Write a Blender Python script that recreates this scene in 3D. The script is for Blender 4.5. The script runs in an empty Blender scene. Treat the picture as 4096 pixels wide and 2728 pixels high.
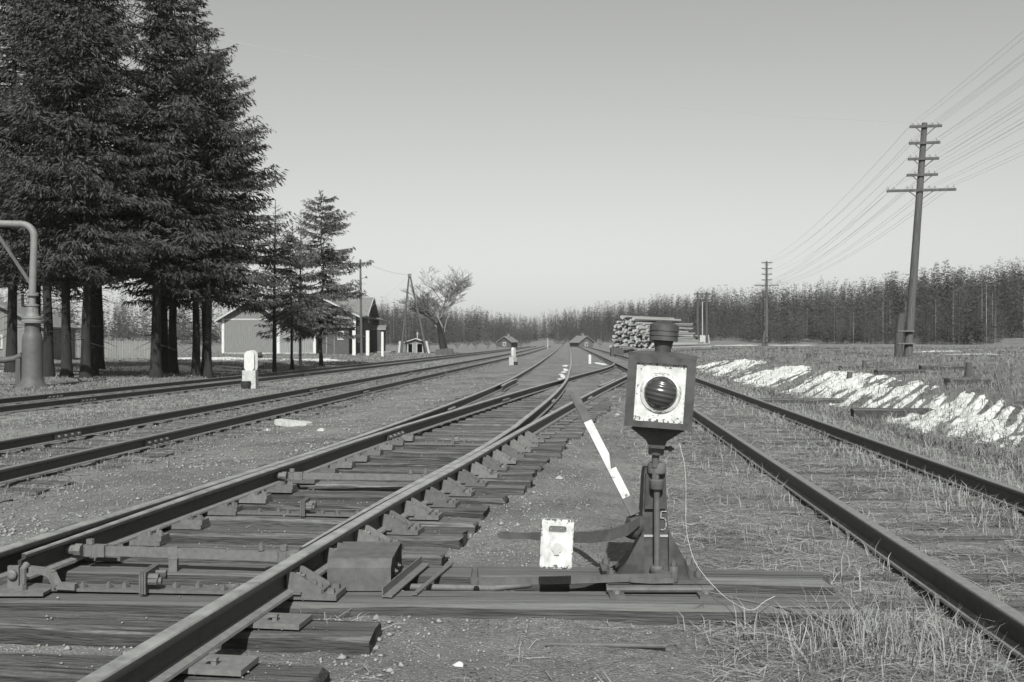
import bpy, math, random
import numpy as np
from mathutils import Vector, Matrix, Euler

R = math.radians
scene = bpy.context.scene
COL = scene.collection

# ------------------------------------------------------------------ camera
CAM_Z = 1.24
cam_d = bpy.data.cameras.new('camera')
cam_d.sensor_width = 36.0
cam_d.lens = 35.0
cam_d.clip_start = 0.05
cam_d.clip_end = 5000
cam_d.dof.use_dof = True
cam_d.dof.focus_distance = 7.0
cam_d.dof.aperture_fstop = 9.0
cam = bpy.data.objects.new('camera', cam_d)
cam.location = (0, 0, CAM_Z)
cam.rotation_euler = (R(90), 0, 0)
COL.objects.link(cam)
scene.camera = cam
FPX = 4096 * 35 / 36          # focal length in pixels of the full photograph


def at(px, py, Y):
    """point of the photograph at depth Y (metres)"""
    return Vector(((px - 2048) / FPX * Y, Y, CAM_Z - (py - 1364) / FPX * Y))


# ------------------------------------------------------------------ sky, sun, exposure
SUN_EL, SUN_AZ = R(42), R(180 + 1)
w = bpy.data.worlds.new('World')
scene.world = w
w.use_nodes = True
nt = w.node_tree
nt.nodes.clear()
sky = nt.nodes.new('ShaderNodeTexSky')
sky.sky_type = 'NISHITA'
sky.sun_disc = False
sky.sun_elevation = SUN_EL
sky.sun_rotation = SUN_AZ
sky.dust_density = 0.4
sky.air_density = 2.2
sky.ozone_density = 1.0
bw = nt.nodes.new('ShaderNodeRGBToBW')
mx = nt.nodes.new('ShaderNodeMix')
mx.data_type = 'RGBA'
mx.blend_type = 'MULTIPLY'
mx.inputs['Factor'].default_value = 1.0
mx.inputs['B'].default_value = (0.99, 1.005, 0.975, 1)
bg = nt.nodes.new('ShaderNodeBackground')
bg.inputs['Strength'].default_value = 0.055
wo = nt.nodes.new('ShaderNodeOutputWorld')
nt.links.new(sky.outputs['Color'], bw.inputs['Color'])
nt.links.new(bw.outputs['Val'], mx.inputs['A'])
nt.links.new(mx.outputs['Result'], bg.inputs['Color'])
nt.links.new(bg.outputs['Background'], wo.inputs['Surface'])

sun_d = bpy.data.lights.new('sun', 'SUN')
sun_d.energy = 3.6
sun_d.angle = R(0.53)
sun_d.color = (1.0, 1.0, 0.975)
sun = bpy.data.objects.new('sun', sun_d)
to_sun = Vector((math.sin(SUN_AZ) * math.cos(SUN_EL), math.cos(SUN_AZ) * math.cos(SUN_EL), math.sin(SUN_EL)))
sun.rotation_euler = (-to_sun).to_track_quat('-Z', 'Y').to_euler()
sun.location = (4, -20, 20)
COL.objects.link(sun)

scene.view_settings.view_transform = 'Standard'
scene.view_settings.look = 'None'
scene.view_settings.gamma = 1.0
scene.view_settings.exposure = 0.72
scene.render.engine = 'CYCLES'

rng = random.Random(7)
nrg = np.random.default_rng(11)


# ------------------------------------------------------------------ materials
def tint(v):
    return (v * 0.995, v * 1.01, v * 0.975, 1)


def mat(name, a, b, scale=8.0, rough=0.9, bump=0.3, bscale=None, stretch=(1, 1, 1), detail=6.0, spread=0.18,
        objrand=False, metal=0.0, coords='Object', spec=0.25, bdist=0.01, c=None, cscale=0.6, cracks=None):
    """grey procedural material: fine noise between greys a and b, an optional broad third grey c, and relief"""
    m = bpy.data.materials.new(name)
    m.use_nodes = True
    t = m.node_tree
    N, L = t.nodes, t.links
    p = N['Principled BSDF']
    p.inputs['Roughness'].default_value = rough
    p.inputs['Metallic'].default_value = metal
    p.inputs['Specular IOR Level'].default_value = spec
    tc = N.new('ShaderNodeTexCoord')
    mp = N.new('ShaderNodeMapping')
    mp.inputs['Scale'].default_value = stretch
    L.new(tc.outputs[coords], mp.inputs['Vector'])
    vec = mp.outputs['Vector']
    if objrand:
        oi = N.new('ShaderNodeObjectInfo')
        mul = N.new('ShaderNodeMath')
        mul.operation = 'MULTIPLY'
        mul.inputs[1].default_value = 57.0
        L.new(oi.outputs['Random'], mul.inputs[0])
        ad = N.new('ShaderNodeVectorMath')
        ad.operation = 'ADD'
        L.new(vec, ad.inputs[0])
        L.new(mul.outputs[0], ad.inputs[1])
        vec = ad.outputs['Vector']
    n = N.new('ShaderNodeTexNoise')
    n.inputs['Scale'].default_value = scale
    n.inputs['Detail'].default_value = detail
    n.inputs['Roughness'].default_value = 0.65
    L.new(vec, n.inputs['Vector'])
    cr = N.new('ShaderNodeValToRGB')
    cr.color_ramp.elements[0].position = 0.5 - spread
    cr.color_ramp.elements[1].position = 0.5 + spread
    cr.color_ramp.elements[0].color = tint(a)
    cr.color_ramp.elements[1].color = tint(b)
    L.new(n.outputs['Fac'], cr.inputs['Fac'])
    out = cr.outputs['Color']
    if c is not None:
        n2 = N.new('ShaderNodeTexNoise')
        n2.inputs['Scale'].default_value = cscale
        n2.inputs['Detail'].default_value = 5.0
        L.new(vec, n2.inputs['Vector'])
        mr = N.new('ShaderNodeMapRange')
        mr.inputs['From Min'].default_value = 0.42
        mr.inputs['From Max'].default_value = 0.62
        mr.inputs['To Max'].default_value = 0.8
        L.new(n2.outputs['Fac'], mr.inputs['Value'])
        m3 = N.new('ShaderNodeMix')
        m3.data_type = 'RGBA'
        L.new(mr.outputs['Result'], m3.inputs['Factor'])
        L.new(out, m3.inputs['A'])
        m3.inputs['B'].default_value = tint(c)
        out = m3.outputs['Result']
    if cracks:
        mk = N.new('ShaderNodeMapping')
        mk.inputs['Scale'].default_value = cracks
        L.new(vec, mk.inputs['Vector'])
        nk = N.new('ShaderNodeTexNoise')
        nk.inputs['Scale'].default_value = 1.0
        nk.inputs['Detail'].default_value = 3.0
        L.new(mk.outputs['Vector'], nk.inputs['Vector'])
        mr = N.new('ShaderNodeMapRange')
        mr.inputs['From Min'].default_value = 0.36
        mr.inputs['From Max'].default_value = 0.44
        mr.inputs['To Min'].default_value = 0.35
        mr.inputs['To Max'].default_value = 1.0
        L.new(nk.outputs['Fac'], mr.inputs['Value'])
        mu = N.new('ShaderNodeMix')
        mu.data_type = 'RGBA'
        mu.blend_type = 'MULTIPLY'
        mu.inputs['Factor'].default_value = 1.0
        L.new(out, mu.inputs['A'])
        L.new(mr.outputs['Result'], mu.inputs['B'])
        out = mu.outputs['Result']
    if objrand:
        m4 = N.new('ShaderNodeHueSaturation')
        mr = N.new('ShaderNodeMapRange')
        mr.inputs['To Min'].default_value = 0.75
        mr.inputs['To Max'].default_value = 1.2
        L.new(oi.outputs['Random'], mr.inputs['Value'])
        L.new(mr.outputs['Result'], m4.inputs['Value'])
        L.new(out, m4.inputs['Color'])
        out = m4.outputs['Color']
    L.new(out, p.inputs['Base Color'])
    if bump > 0:
        nb = N.new('ShaderNodeTexNoise')
        nb.inputs['Scale'].default_value = bscale or scale * 2
        nb.inputs['Detail'].default_value = 5.0
        L.new(vec, nb.inputs['Vector'])
        bp = N.new('ShaderNodeBump')
        bp.inputs['Strength'].default_value = bump
        bp.inputs['Distance'].default_value = bdist
        L.new(nb.outputs['Fac'], bp.inputs['Height'])
        L.new(bp.outputs['Normal'], p.inputs['Normal'])
    return m


def chipped(name, white, dark, edge=0.03, amount=0.36, scale=14.0):
    """white paint flaking off dark iron, mostly along the edges of the piece (generated coordinates)"""
    m = bpy.data.materials.new(name)
    m.use_nodes = True
    t = m.node_tree
    N, L = t.nodes, t.links
    p = N['Principled BSDF']
    p.inputs['Roughness'].default_value = 0.55
    tc = N.new('ShaderNodeTexCoord')
    sp = N.new('ShaderNodeSeparateXYZ')
    L.new(tc.outputs['Generated'], sp.inputs[0])

    def math_(op, a, b=None):
        n = N.new('ShaderNodeMath')
        n.operation = op
        for i, v in enumerate((a, b)):
            if v is None:
                continue
            if isinstance(v, (int, float)):
                n.inputs[i].default_value = v
            else:
                L.new(v, n.inputs[i])
        return n.outputs[0]
    ex = math_('MINIMUM', sp.outputs[0], math_('SUBTRACT', 1.0, sp.outputs[0]))
    ez = math_('MINIMUM', sp.outputs[2], math_('SUBTRACT', 1.0, sp.outputs[2]))
    e = math_('MINIMUM', ex, math_('MULTIPLY', ez, 0.7))
    ef = N.new('ShaderNodeMapRange')
    ef.inputs['From Max'].default_value = edge * 3
    ef.inputs['To Min'].default_value = 0.16
    ef.inputs['To Max'].default_value = 0.0
    L.new(e, ef.inputs['Value'])
    n = N.new('ShaderNodeTexNoise')
    n.inputs['Scale'].default_value = scale
    n.inputs['Detail'].default_value = 7.0
    n.inputs['Roughness'].default_value = 0.72
    L.new(tc.outputs['Generated'], n.inputs['Vector'])
    v = math_('SUBTRACT', n.outputs['Fac'], ef.outputs['Result'])
    st = math_('LESS_THAN', v, amount)
    n2 = N.new('ShaderNodeTexNoise')
    n2.inputs['Scale'].default_value = 5.0
    n2.inputs['Detail'].default_value = 6.0
    L.new(tc.outputs['Generated'], n2.inputs['Vector'])
    cr = N.new('ShaderNodeValToRGB')
    cr.color_ramp.elements[0].position = 0.3
    cr.color_ramp.elements[0].color = tint(white * 0.66)
    cr.color_ramp.elements[1].position = 0.6
    cr.color_ramp.elements[1].color = tint(white)
    L.new(n2.outputs['Fac'], cr.inputs['Fac'])
    mi = N.new('ShaderNodeMix')
    mi.data_type = 'RGBA'
    L.new(st, mi.inputs['Factor'])
    L.new(cr.outputs['Color'], mi.inputs['A'])
    mi.inputs['B'].default_value = tint(dark)
    L.new(mi.outputs['Result'], p.inputs['Base Color'])
    bp = N.new('ShaderNodeBump')
    bp.invert = True
    bp.inputs['Strength'].default_value = 0.5
    bp.inputs['Distance'].default_value = 0.002
    L.new(st, bp.inputs['Height'])
    L.new(bp.outputs['Normal'], p.inputs['Normal'])
    return m


M = {}
def cinder(name):
    m = mat(name, 0.10, 0.235, 26, 0.95, 1.0, 75, c=0.17, cscale=0.9, bdist=0.02, detail=10, spread=0.2)
    t = m.node_tree
    N, L = t.nodes, t.links
    p = N['Principled BSDF']
    src = p.inputs['Base Color'].links[0].from_socket
    vec = N['Mapping'].outputs['Vector']
    for sc, lo, hi, g in ((70, 0.10, 0.2, 0.36), (38, 0.06, 0.16, 0.05), (150, 0.12, 0.24, 0.30)):
        vo = N.new('ShaderNodeTexVoronoi')
        vo.inputs['Scale'].default_value = sc
        L.new(vec, vo.inputs['Vector'])
        wn = N.new('ShaderNodeSeparateColor')
        L.new(vo.outputs['Color'], wn.inputs[0])
        gt = N.new('ShaderNodeMath')
        gt.operation = 'GREATER_THAN'
        gt.inputs[1].default_value = 0.80
        L.new(wn.outputs[0], gt.inputs[0])
        mr = N.new('ShaderNodeMapRange')
        mr.inputs['From Min'].default_value = hi * 2.4
        mr.inputs['From Max'].default_value = lo * 2.0
        L.new(vo.outputs['Distance'], mr.inputs['Value'])
        mm = N.new('ShaderNodeMath')
        mm.operation = 'MULTIPLY'
        L.new(gt.outputs[0], mm.inputs[0])
        L.new(mr.outputs['Result'], mm.inputs[1])
        mi = N.new('ShaderNodeMix')
        mi.data_type = 'RGBA'
        L.new(mm.outputs[0], mi.inputs['Factor'])
        L.new(src, mi.inputs['A'])
        mi.inputs['B'].default_value = tint(g)
        src = mi.outputs['Result']
    nz = N.new('ShaderNodeTexNoise')
    nz.inputs['Scale'].default_value = 0.55
    nz.inputs['Detail'].default_value = 8.0
    nz.inputs['Roughness'].default_value = 0.7
    L.new(vec, nz.inputs['Vector'])
    mr = N.new('ShaderNodeMapRange')
    mr.inputs['From Min'].default_value = 0.36
    mr.inputs['From Max'].default_value = 0.62
    mr.inputs['To Min'].default_value = 0.60
    mr.inputs['To Max'].default_value = 1.15
    L.new(nz.outputs['Fac'], mr.inputs['Value'])
    mu = N.new('ShaderNodeMix')
    mu.data_type = 'RGBA'
    mu.blend_type = 'MULTIPLY'
    mu.inputs['Factor'].default_value = 1.0
    L.new(src, mu.inputs['A'])
    L.new(mr.outputs['Result'], mu.inputs['B'])
    L.new(mu.outputs['Result'], p.inputs['Base Color'])
    return m


M['ground'] = cinder('packed_cinder')
M['rail'] = mat('rusty_shaded_rail_steel', 0.03, 0.06, 22, 0.48, 0.25, 80, c=0.05, cscale=3, spec=0.3, bdist=0.002)  # rust, plus the shade on web and head sides painted into the colour
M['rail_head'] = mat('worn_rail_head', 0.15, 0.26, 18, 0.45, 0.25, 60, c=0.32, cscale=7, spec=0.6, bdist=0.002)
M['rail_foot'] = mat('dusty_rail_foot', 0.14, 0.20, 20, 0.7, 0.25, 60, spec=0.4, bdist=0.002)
M['iron'] = mat('rusty_iron', 0.105, 0.155, 30, 0.7, 0.25, 90, spec=0.35, bdist=0.003, objrand=True)
M['tie'] = mat('weathered_sleeper_wood', 0.065, 0.20, 5, 0.9, 1.0, 9, stretch=(1, 14, 14), objrand=True, c=0.10,
               cscale=0.6, bdist=0.02, spread=.16, cracks=(1.1, 3.2, 3.2))
M['tie_side'] = mat('dark_sleeper_side', 0.04, 0.09, 5, 0.9, 0.9, 9, stretch=(1, 10, 10), objrand=True, bdist=0.015)  # sides and ends a darker grey than the tops
M['sawn'] = mat('grey_bearer_wood', 0.095, 0.18, 4, 0.9, 0.9, 8, stretch=(0.7, 16, 16), objrand=True, bdist=0.015, c=0.10, cscale=.5, cracks=(.9, 3.0, 3.0))
M['stand'] = mat('dark_painted_iron', 0.035, 0.06, 18, 0.62, 0.35, 60, spec=0.4, bdist=0.002, c=0.075, cscale=9)
M['cast'] = mat('grey_cast_iron', 0.07, 0.12, 14, 0.65, 0.35, 60, spec=0.4, bdist=0.002)
M['white_chip'] = chipped('flaking_white_paint', 0.60, 0.04, 0.05, 0.35, 16)
M['white_cast'] = chipped('white_painted_cast_iron', 0.58, 0.07, 0.03, 0.335, 9)
M['white'] = mat('whitewash', 0.46, 0.60, 9, 0.8, 0.3, 30)
M['white_dim'] = mat('dirty_whitewash', 0.30, 0.48, 6, 0.85, 0.3, 20)
def ribbed_glass():
    m = mat('ribbed_dark_glass', 0.03, 0.05, 4, 0.24, 0.0, spec=0.6)
    t = m.node_tree
    wv = t.nodes.new('ShaderNodeTexWave')
    wv.bands_direction = 'Z'
    wv.inputs['Scale'].default_value = 15.0
    wv.inputs['Distortion'].default_value = 0.0
    mp2 = t.nodes.new('ShaderNodeMapping')
    mp2.inputs['Rotation'].default_value = (0, R(-9), 0)
    t.links.new(t.nodes['Texture Coordinate'].outputs['Object'], mp2.inputs['Vector'])
    t.links.new(mp2.outputs['Vector'], wv.inputs['Vector'])
    b = t.nodes.new('ShaderNodeBump')
    b.inputs['Strength'].default_value = 0.55
    b.inputs['Distance'].default_value = 0.004
    t.links.new(wv.outputs['Fac'], b.inputs['Height'])
    t.links.new(b.outputs['Normal'], t.nodes['Principled BSDF'].inputs['Normal'])
    return m


M['lens'] = ribbed_glass()
M['white_arm'] = chipped('chipped_white_arm', 0.44, 0.06, 0.02, 0.36, 7)
M['snow'] = mat('old_snow', 0.46, 0.70, 3, 0.7, 0.8, 12, bdist=0.04, c=0.6, cscale=1.5)
M['bark'] = mat('spruce_bark', 0.018, 0.034, 9, 0.95, 0.8, 20, stretch=(1, 1, 0.25))
M['needle'] = mat('spruce_needles', 0.025, 0.085, 3.0, 0.75, 0.0, spread=0.2)
M['needle2'] = mat('young_spruce_needles', 0.06, 0.11, 3.0, 0.75, 0.0, spread=0.2)
M['twig'] = mat('bare_twigs', 0.12, 0.19, 6, 0.9, 0.0)
M['birch'] = mat('birch_bark', 0.26, 0.46, 3, 0.9, 0.0, stretch=(1, 1, 3))
M['fbark'] = mat('forest_bark', 0.06, 0.10, 3, 0.9, 0.0)
M['fcrown'] = mat('forest_conifer_crowns', 0.030, 0.065, 0.13, 0.9, 0.0, spread=.16)
M['ftwig'] = mat('forest_bare_crowns', 0.06, 0.11, 0.13, 0.9, 0.0, spread=.16)
M['plank'] = mat('weathered_boards', 0.17, 0.25, 3, 0.9, 0.3, 10, stretch=(6, 6, 0.5), objrand=True)
M['plank_dark'] = mat('dark_boards', 0.07, 0.11, 3, 0.9, 0.3, 10, stretch=(6, 6, 0.5), objrand=True)
M['roof'] = mat('grey_sheet_roof', 0.14, 0.19, 2, 0.7, 0.2, 6)
M['pole'] = mat('weathered_pole_wood', 0.065, 0.12, 5, 0.9, 0.5, 12, stretch=(3, 3, 0.25))
M['pole_dark'] = mat('tarred_pole_wood', 0.06, 0.10, 5, 0.9, 0.5, 12, stretch=(3, 3, 0.25))
M['wire'] = mat('thin_wire', 0.2, 0.26, 5, 0.6, 0.0)
M['cord'] = mat('pale_cord', 0.38, 0.5, 5, 0.7, 0.0)
M['ceramic'] = mat('white_porcelain', 0.35, 0.5, 5, 0.3, 0.0, spec=0.5)
M['brick'] = mat('sooty_brick', 0.12, 0.2, 6, 0.9, 0.4, 12)
M['glass'] = mat('dark_window_glass', 0.04, 0.05, 3, 0.1, 0.0, spec=0.6)
M['log'] = mat('pine_log_bark', 0.16, 0.30, 4, 0.9, 0.4, 10, stretch=(0.6, 5, 5), objrand=True)
M['log_end'] = mat('cut_log_face', 0.30, 0.5, 8, 0.9, 0.2, 20, objrand=True)
M['concrete'] = mat('rough_concrete', 0.3, 0.5, 10, 0.9, 0.6, 25)
M['hydrant'] = mat('faded_painted_iron', 0.075, 0.11, 6, 0.6, 0.25, 30, spec=0.4, c=0.07, cscale=2)
M['hydrant_light'] = mat('faded_light_painted_iron', 0.15, 0.21, 6, 0.6, 0.25, 30, spec=0.4)
M['straw'] = mat('dry_straw', 0.15, 0.34, 2.2, 0.85, 0.0, spread=0.25)
M['straw_dull'] = mat('dull_dead_grass', 0.11, 0.24, 1.2, 0.9, 0.0, spread=0.25)
M['stone'] = mat('ballast_stone', 0.13, 0.34, 3.0, 0.9, 0.4, 60, spread=0.25)
M['dirt'] = mat('dark_wet_dirt', 0.06, 0.11, 5, 0.95, 0.8, 20, bdist=0.03)
M['rubber'] = mat('black_hood_metal', 0.035, 0.05, 5, 0.6, 0.0)


# ------------------------------------------------------------------ mesh helper
class MB:
    def __init__(self):
        self.v, self.f, self.mi, self.cur = [], [], [], 0

    def add(self, vs, fs):
        o = len(self.v)
        self.v += [tuple(p) for p in vs]
        self.f += [tuple(i + o for i in f) for f in fs]
        self.mi += [self.cur] * len(fs)

    def box(self, c, s, rot=None, taper=1.0, bev=0.0):
        """box with centre c, full size s, rot = Matrix 3x3 or euler tuple; bev > 0 chamfers the vertical profile in XZ"""
        hx, hy, hz = s[0] / 2, s[1] / 2, s[2] / 2
        if bev > 0:
            b = min(bev, hx * 0.9, hz * 0.9)
            prof = [(-hx + b, -hz), (hx - b, -hz), (hx, -hz + b), (hx, hz - b), (hx - b, hz), (-hx + b, hz),
                    (-hx, hz - b), (-hx, -hz + b)]
            n = len(prof)
            vs = [Vector((x, -hy, z)) for x, z in prof] + [Vector((x, hy, z)) for x, z in prof]
            fs = [tuple(range(n)), tuple(range(2 * n - 1, n - 1, -1))] + \
                 [((i + 1) % n, i, i + n, (i + 1) % n + n) for i in range(n)]
        else:
            t = taper
            vs = [Vector(q) for q in ((-hx, -hy, -hz), (hx, -hy, -hz), (hx, hy, -hz), (-hx, hy, -hz),
                                      (-hx * t, -hy * t, hz), (hx * t, -hy * t, hz), (hx * t, hy * t, hz), (-hx * t, hy * t, hz))]
            fs = [(3, 2, 1, 0), (4, 5, 6, 7), (0, 1, 5, 4), (1, 2, 6, 5), (2, 3, 7, 6), (3, 0, 4, 7)]
        if rot is not None:
            if isinstance(rot, tuple):
                rot = Euler(rot).to_matrix()
            vs = [rot @ q for q in vs]
        c = Vector(c)
        self.add([q + c for q in vs], fs)
        return self

    def beam(self, a, b, wx, wz, up=(0, 0, 1)):
        """rectangular bar from a to b"""
        a, b = Vector(a), Vector(b)
        d = (b - a)
        ln = d.length
        d.normalize()
        u = Vector(up)
        s = d.cross(u)
        if s.length < 1e-4:
            s = d.cross(Vector((1, 0, 0)))
        s.normalize()
        u = s.cross(d)
        m = Matrix((s, d, u)).transposed()
        return self.box((a + b) / 2, (wx, ln, wz), m)

    def tube(self, pts, r, n=8, cap=True):
        pts = [Vector(p) for p in pts]
        rs = r if isinstance(r, (list, tuple)) else [r] * len(pts)
        rings = []
        prev = None
        for i, p in enumerate(pts):
            d = (pts[min(i + 1, len(pts) - 1)] - pts[max(i - 1, 0)])
            if d.length < 1e-9:
                d = Vector((0, 0, 1))
            d.normalize()
            if prev is None:
                s = d.orthogonal().normalized()
            else:
                s = prev - d * prev.dot(d)
                s = s.normalized() if s.length > 1e-6 else d.orthogonal().normalized()
            prev = s
            t = d.cross(s)
            rings.append([p + (s * math.cos(2 * math.pi * k / n) + t * math.sin(2 * math.pi * k / n)) * rs[i] for k in range(n)])
        vs = [q for ring in rings for q in ring]
        fs = []
        for i in range(len(pts) - 1):
            for k in range(n):
                a, b = i * n + k, i * n + (k + 1) % n
                fs.append((a, b, b + n, a + n))
        if cap:
            fs.append(tuple(range(n - 1, -1, -1)))
            fs.append(tuple(range((len(pts) - 1) * n, len(pts) * n)))
        self.add(vs, fs)
        return self

    def lathe(self, prof, c=(0, 0, 0), n=20, rot=None):
        """prof: list of (r, z) revolved about local Z"""
        vs, fs = [], []
        for r, z in prof:
            for k in range(n):
                a = 2 * math.pi * k / n
                vs.append(Vector((r * math.cos(a), r * math.sin(a), z)))
        for i in range(len(prof) - 1):
            for k in range(n):
                a, b = i * n + k, i * n + (k + 1) % n
                fs.append((a, b, b + n, a + n))
        fs.append(tuple(range(n - 1, -1, -1)))
        fs.append(tuple(range((len(prof) - 1) * n, len(prof) * n)))
        if rot is not None:
            if isinstance(rot, tuple):
                rot = Euler(rot).to_matrix()
            vs = [rot @ q for q in vs]
        c = Vector(c)
        self.add([q + c for q in vs], fs)
        return self

    def bolt(self, c, axis=(0, 0, 1), r=0.016, h=0.022, n=6, shank=0.01):
        """hexagonal nut with a stub of thread"""
        q = Vector(axis).normalized().to_track_quat('Z', 'Y').to_matrix()
        self.lathe([(r, 0), (r, h)], c, n, q)
        if shank > 0:
            self.lathe([(r * 0.5, h), (r * 0.5, h + shank)], c, 6, q)
        return self

    def prism(self, poly, y0, y1, m=None):
        """polygon in XZ extruded along Y; m maps to world"""
        n = len(poly)
        vs = [Vector((x, y0, z)) for x, z in poly] + [Vector((x, y1, z)) for x, z in poly]
        if m is not None:
            vs = [m @ q for q in vs]
        fs = [tuple(range(n)), tuple(range(2 * n - 1, n - 1, -1))] + [((i + 1) % n, i, i + n, (i + 1) % n + n) for i in range(n)]
        self.add(vs, fs)
        return self

    def sweep(self, prof, pts, side=None):
        """profile (x across, z up) swept along near-horizontal points"""
        pts = [Vector(p) for p in pts]
        n = len(prof)
        vs, fs = [], []
        for i, p in enumerate(pts):
            d = pts[min(i + 1, len(pts) - 1)] - pts[max(i - 1, 0)]
            d.z = 0
            d.normalize()
            s = Vector((d.y, -d.x, 0))
            for x, z in prof:
                vs.append(p + s * x + Vector((0, 0, z)))
        for i in range(len(pts) - 1):
            for k in range(n):
                a, b = i * n + k, i * n + (k + 1) % n
                fs.append((b, a, a + n, b + n))
        fs.append(tuple(range(n)))
        fs.append(tuple(range(len(pts) * n - 1, (len(pts) - 1) * n - 1, -1)))
        self.add(vs, fs)
        return self

    def mesh(self, name, mats):
        me = bpy.data.meshes.new(name)
        me.from_pydata(self.v, [], self.f)
        for m_ in (mats if isinstance(mats, (list, tuple)) else [mats]):
            me.materials.append(M[m_] if isinstance(m_, str) else m_)
        if any(self.mi):
            me.polygons.foreach_set('material_index', self.mi)
        me.update()
        return me

    def build(self, name, mats, parent=None, smooth=False):
        me = self.mesh(name, mats)
        if smooth:
            smooth_mesh(me)
        return link(name, me, parent)


def smooth_mesh(me, ang=40):
    me.polygons.foreach_set('use_smooth', [True] * len(me.polygons))
    me.set_sharp_from_angle(angle=R(ang))


def link(name, data, parent=None):
    o = bpy.data.objects.new(name, data)
    COL.objects.link(o)
    if parent is not None:
        o.parent = parent
        o.matrix_parent_inverse = parent.matrix_basis.inverted()
    return o


def thing(name, label, cat, loc=(0, 0, 0), rz=0, group=None):
    o = bpy.data.objects.new(name, None)
    o.empty_display_size = 0.2
    COL.objects.link(o)
    o.location = loc
    o.rotation_euler = (0, 0, rz)
    tag(o, label, cat, group)
    return o


def tag(o, label, cat, group=None):
    o['label'] = label
    o['category'] = cat
    if group:
        o['group'] = group
    return o


def local(root):
    """children built in the root's own frame"""
    def put(mb, name, mats, smooth=False, parent=None):
        me = mb.mesh(name, mats)
        if smooth:
            smooth_mesh(me)
        o = bpy.data.objects.new(name, me)
        COL.objects.link(o)
        o.parent = parent or root
        return o
    return put


def dup(root, loc=None, rz=None, label=None, group=None, scale=None):
    r = root.copy()
    COL.objects.link(r)
    if loc is not None:
        r.location = loc
    if rz is not None:
        r.rotation_euler = (0, 0, rz)
    if scale is not None:
        r.scale = scale
    if label:
        r['label'] = label
    if group:
        r['group'] = group
    for ch in list(root.children):
        c = ch.copy()
        COL.objects.link(c)
        c.parent = r
        for g in list(ch.children):
            d = g.copy()
            COL.objects.link(d)
            d.parent = c
    return r


def np_mesh(name, V, F, mats, mi=None):
    """triangles from numpy arrays"""
    me = bpy.data.meshes.new(name)
    V = np.asarray(V, np.float32)
    F = np.asarray(F, np.int32)
    me.vertices.add(len(V))
    me.vertices.foreach_set('co', V.ravel())
    k = F.shape[1]
    me.loops.add(F.size)
    me.loops.foreach_set('vertex_index', F.ravel())
    me.polygons.add(len(F))
    me.polygons.foreach_set('loop_start', np.arange(0, F.size, k, dtype=np.int32))
    me.polygons.foreach_set('loop_total', np.full(len(F), k, np.int32))
    if mi is not None:
        me.polygons.foreach_set('material_index', np.asarray(mi, np.int32))
    for m_ in (mats if isinstance(mats, (list, tuple)) else [mats]):
        me.materials.append(M[m_])
    me.update(calc_edges=True)
    me.validate()
    return me


# ------------------------------------------------------------------ track geometry (metres, X across, Y away from the camera)
def spline(kn):
    kn = np.array(kn, float)
    y, x = kn[:, 0], kn[:, 1]
    m = np.gradient(x, y)

    def f(q):
        q = np.asarray(q, float)
        i = np.clip(np.searchsorted(y, q) - 1, 0, len(y) - 2)
        h = y[i + 1] - y[i]
        t = (q - y[i]) / h
        out = ((2 * t**3 - 3 * t**2 + 1) * x[i] + (t**3 - 2 * t**2 + t) * h * m[i] +
               (-2 * t**3 + 3 * t**2) * x[i + 1] + (t**3 - t**2) * h * m[i + 1])
        lo = x[0] + m[0] * (q - y[0])
        hi = x[-1] + m[-1] * (q - y[-1])
        return np.where(q < y[0], lo, np.where(q > y[-1], hi, out))
    return f


G = 1.594      # rail centre to rail centre, broad gauge
LS = spline([(-3, -3.72), (1, -3.2), (5.12, -2.63), (7.35, -2.28), (9.36, -1.97), (11.42, -1.70), (14.8, -1.31), (20.9, -0.67),
             (26.3, -0.19), (37, 0.55), (68.7, 2.47), (133, 6.1), (260, 13.0)])
RS = spline([(-3, -2.10), (1, -1.62), (3.18, -1.33), (4.91, -1.075), (6.86, -0.775), (8.68, -0.45), (11.15, -0.04), (13.44, 0.35),
             (16.8, 0.94), (21.74, 1.83), (26.6, 2.75), (32.5, 3.89), (39.5, 5.27), (47, 6.42), (54, 6.98)])
R1 = spline([(-3, 1.70), (4.62, 2.21), (9.9, 2.60), (17.84, 3.2), (34, 4.25), (49, 5.1), (70, 6.3), (110, 8.5), (200, 13.4), (260, 16.6)])
B2 = spline([(-3, -5.86), (9.66, -4.97), (17.7, -4.42), (31, -3.49), (50, -2.1), (75, -0.3), (100, 1.35), (133, 3.3), (260, 10.2)])
A2 = spline([(-3, -11.8), (20, -10.2), (52, -7.35), (100, -3.7), (133, -1.3), (260, 6.5)])


def sstep(a, b, x):
    t = np.clip((np.asarray(x, float) - a) / (b - a), 0, 1)
    return t * t * (3 - 2 * t)


def R2(y):
    return R1(y) + G


def B1(y):
    return B2(y) - G


def A1(y):
    return A2(y) - G


T_TOP = 0.17                                  # rail tops


def R_top(y):
    return 0.053 + (T_TOP - 0.053) * sstep(14, 44, y)


B_TOP, A_TOP = 0.0, -0.06
LI_off = spline([(4.9, 0.135), (7, 0.105), (9, 0.092), (10.5, 0.10), (12, 0.15)])


def LI(y):
    y = np.asarray(y, float)
    far = RS(y) - G
    near = LS(y) + LI_off(np.clip(y, 4.9, 12))
    k = sstep(10.5, 13.5, y)
    v = near * (1 - k) + far * k
    e = sstep(40, 49, y)
    return v * (1 - e) + np.minimum(v, R1(y)) * e


RI_off = spline([(5.0, 0.045), (7, 0.065), (9, 0.075), (10.5, 0.09), (12, 0.14)])


def RI(y):
    y = np.asarray(y, float)
    far = LS(y) + G
    near = RS(y) - RI_off(np.clip(y, 5, 12))
    k = sstep(10.5, 13.5, y)
    return near * (1 - k) + far * k


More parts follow.
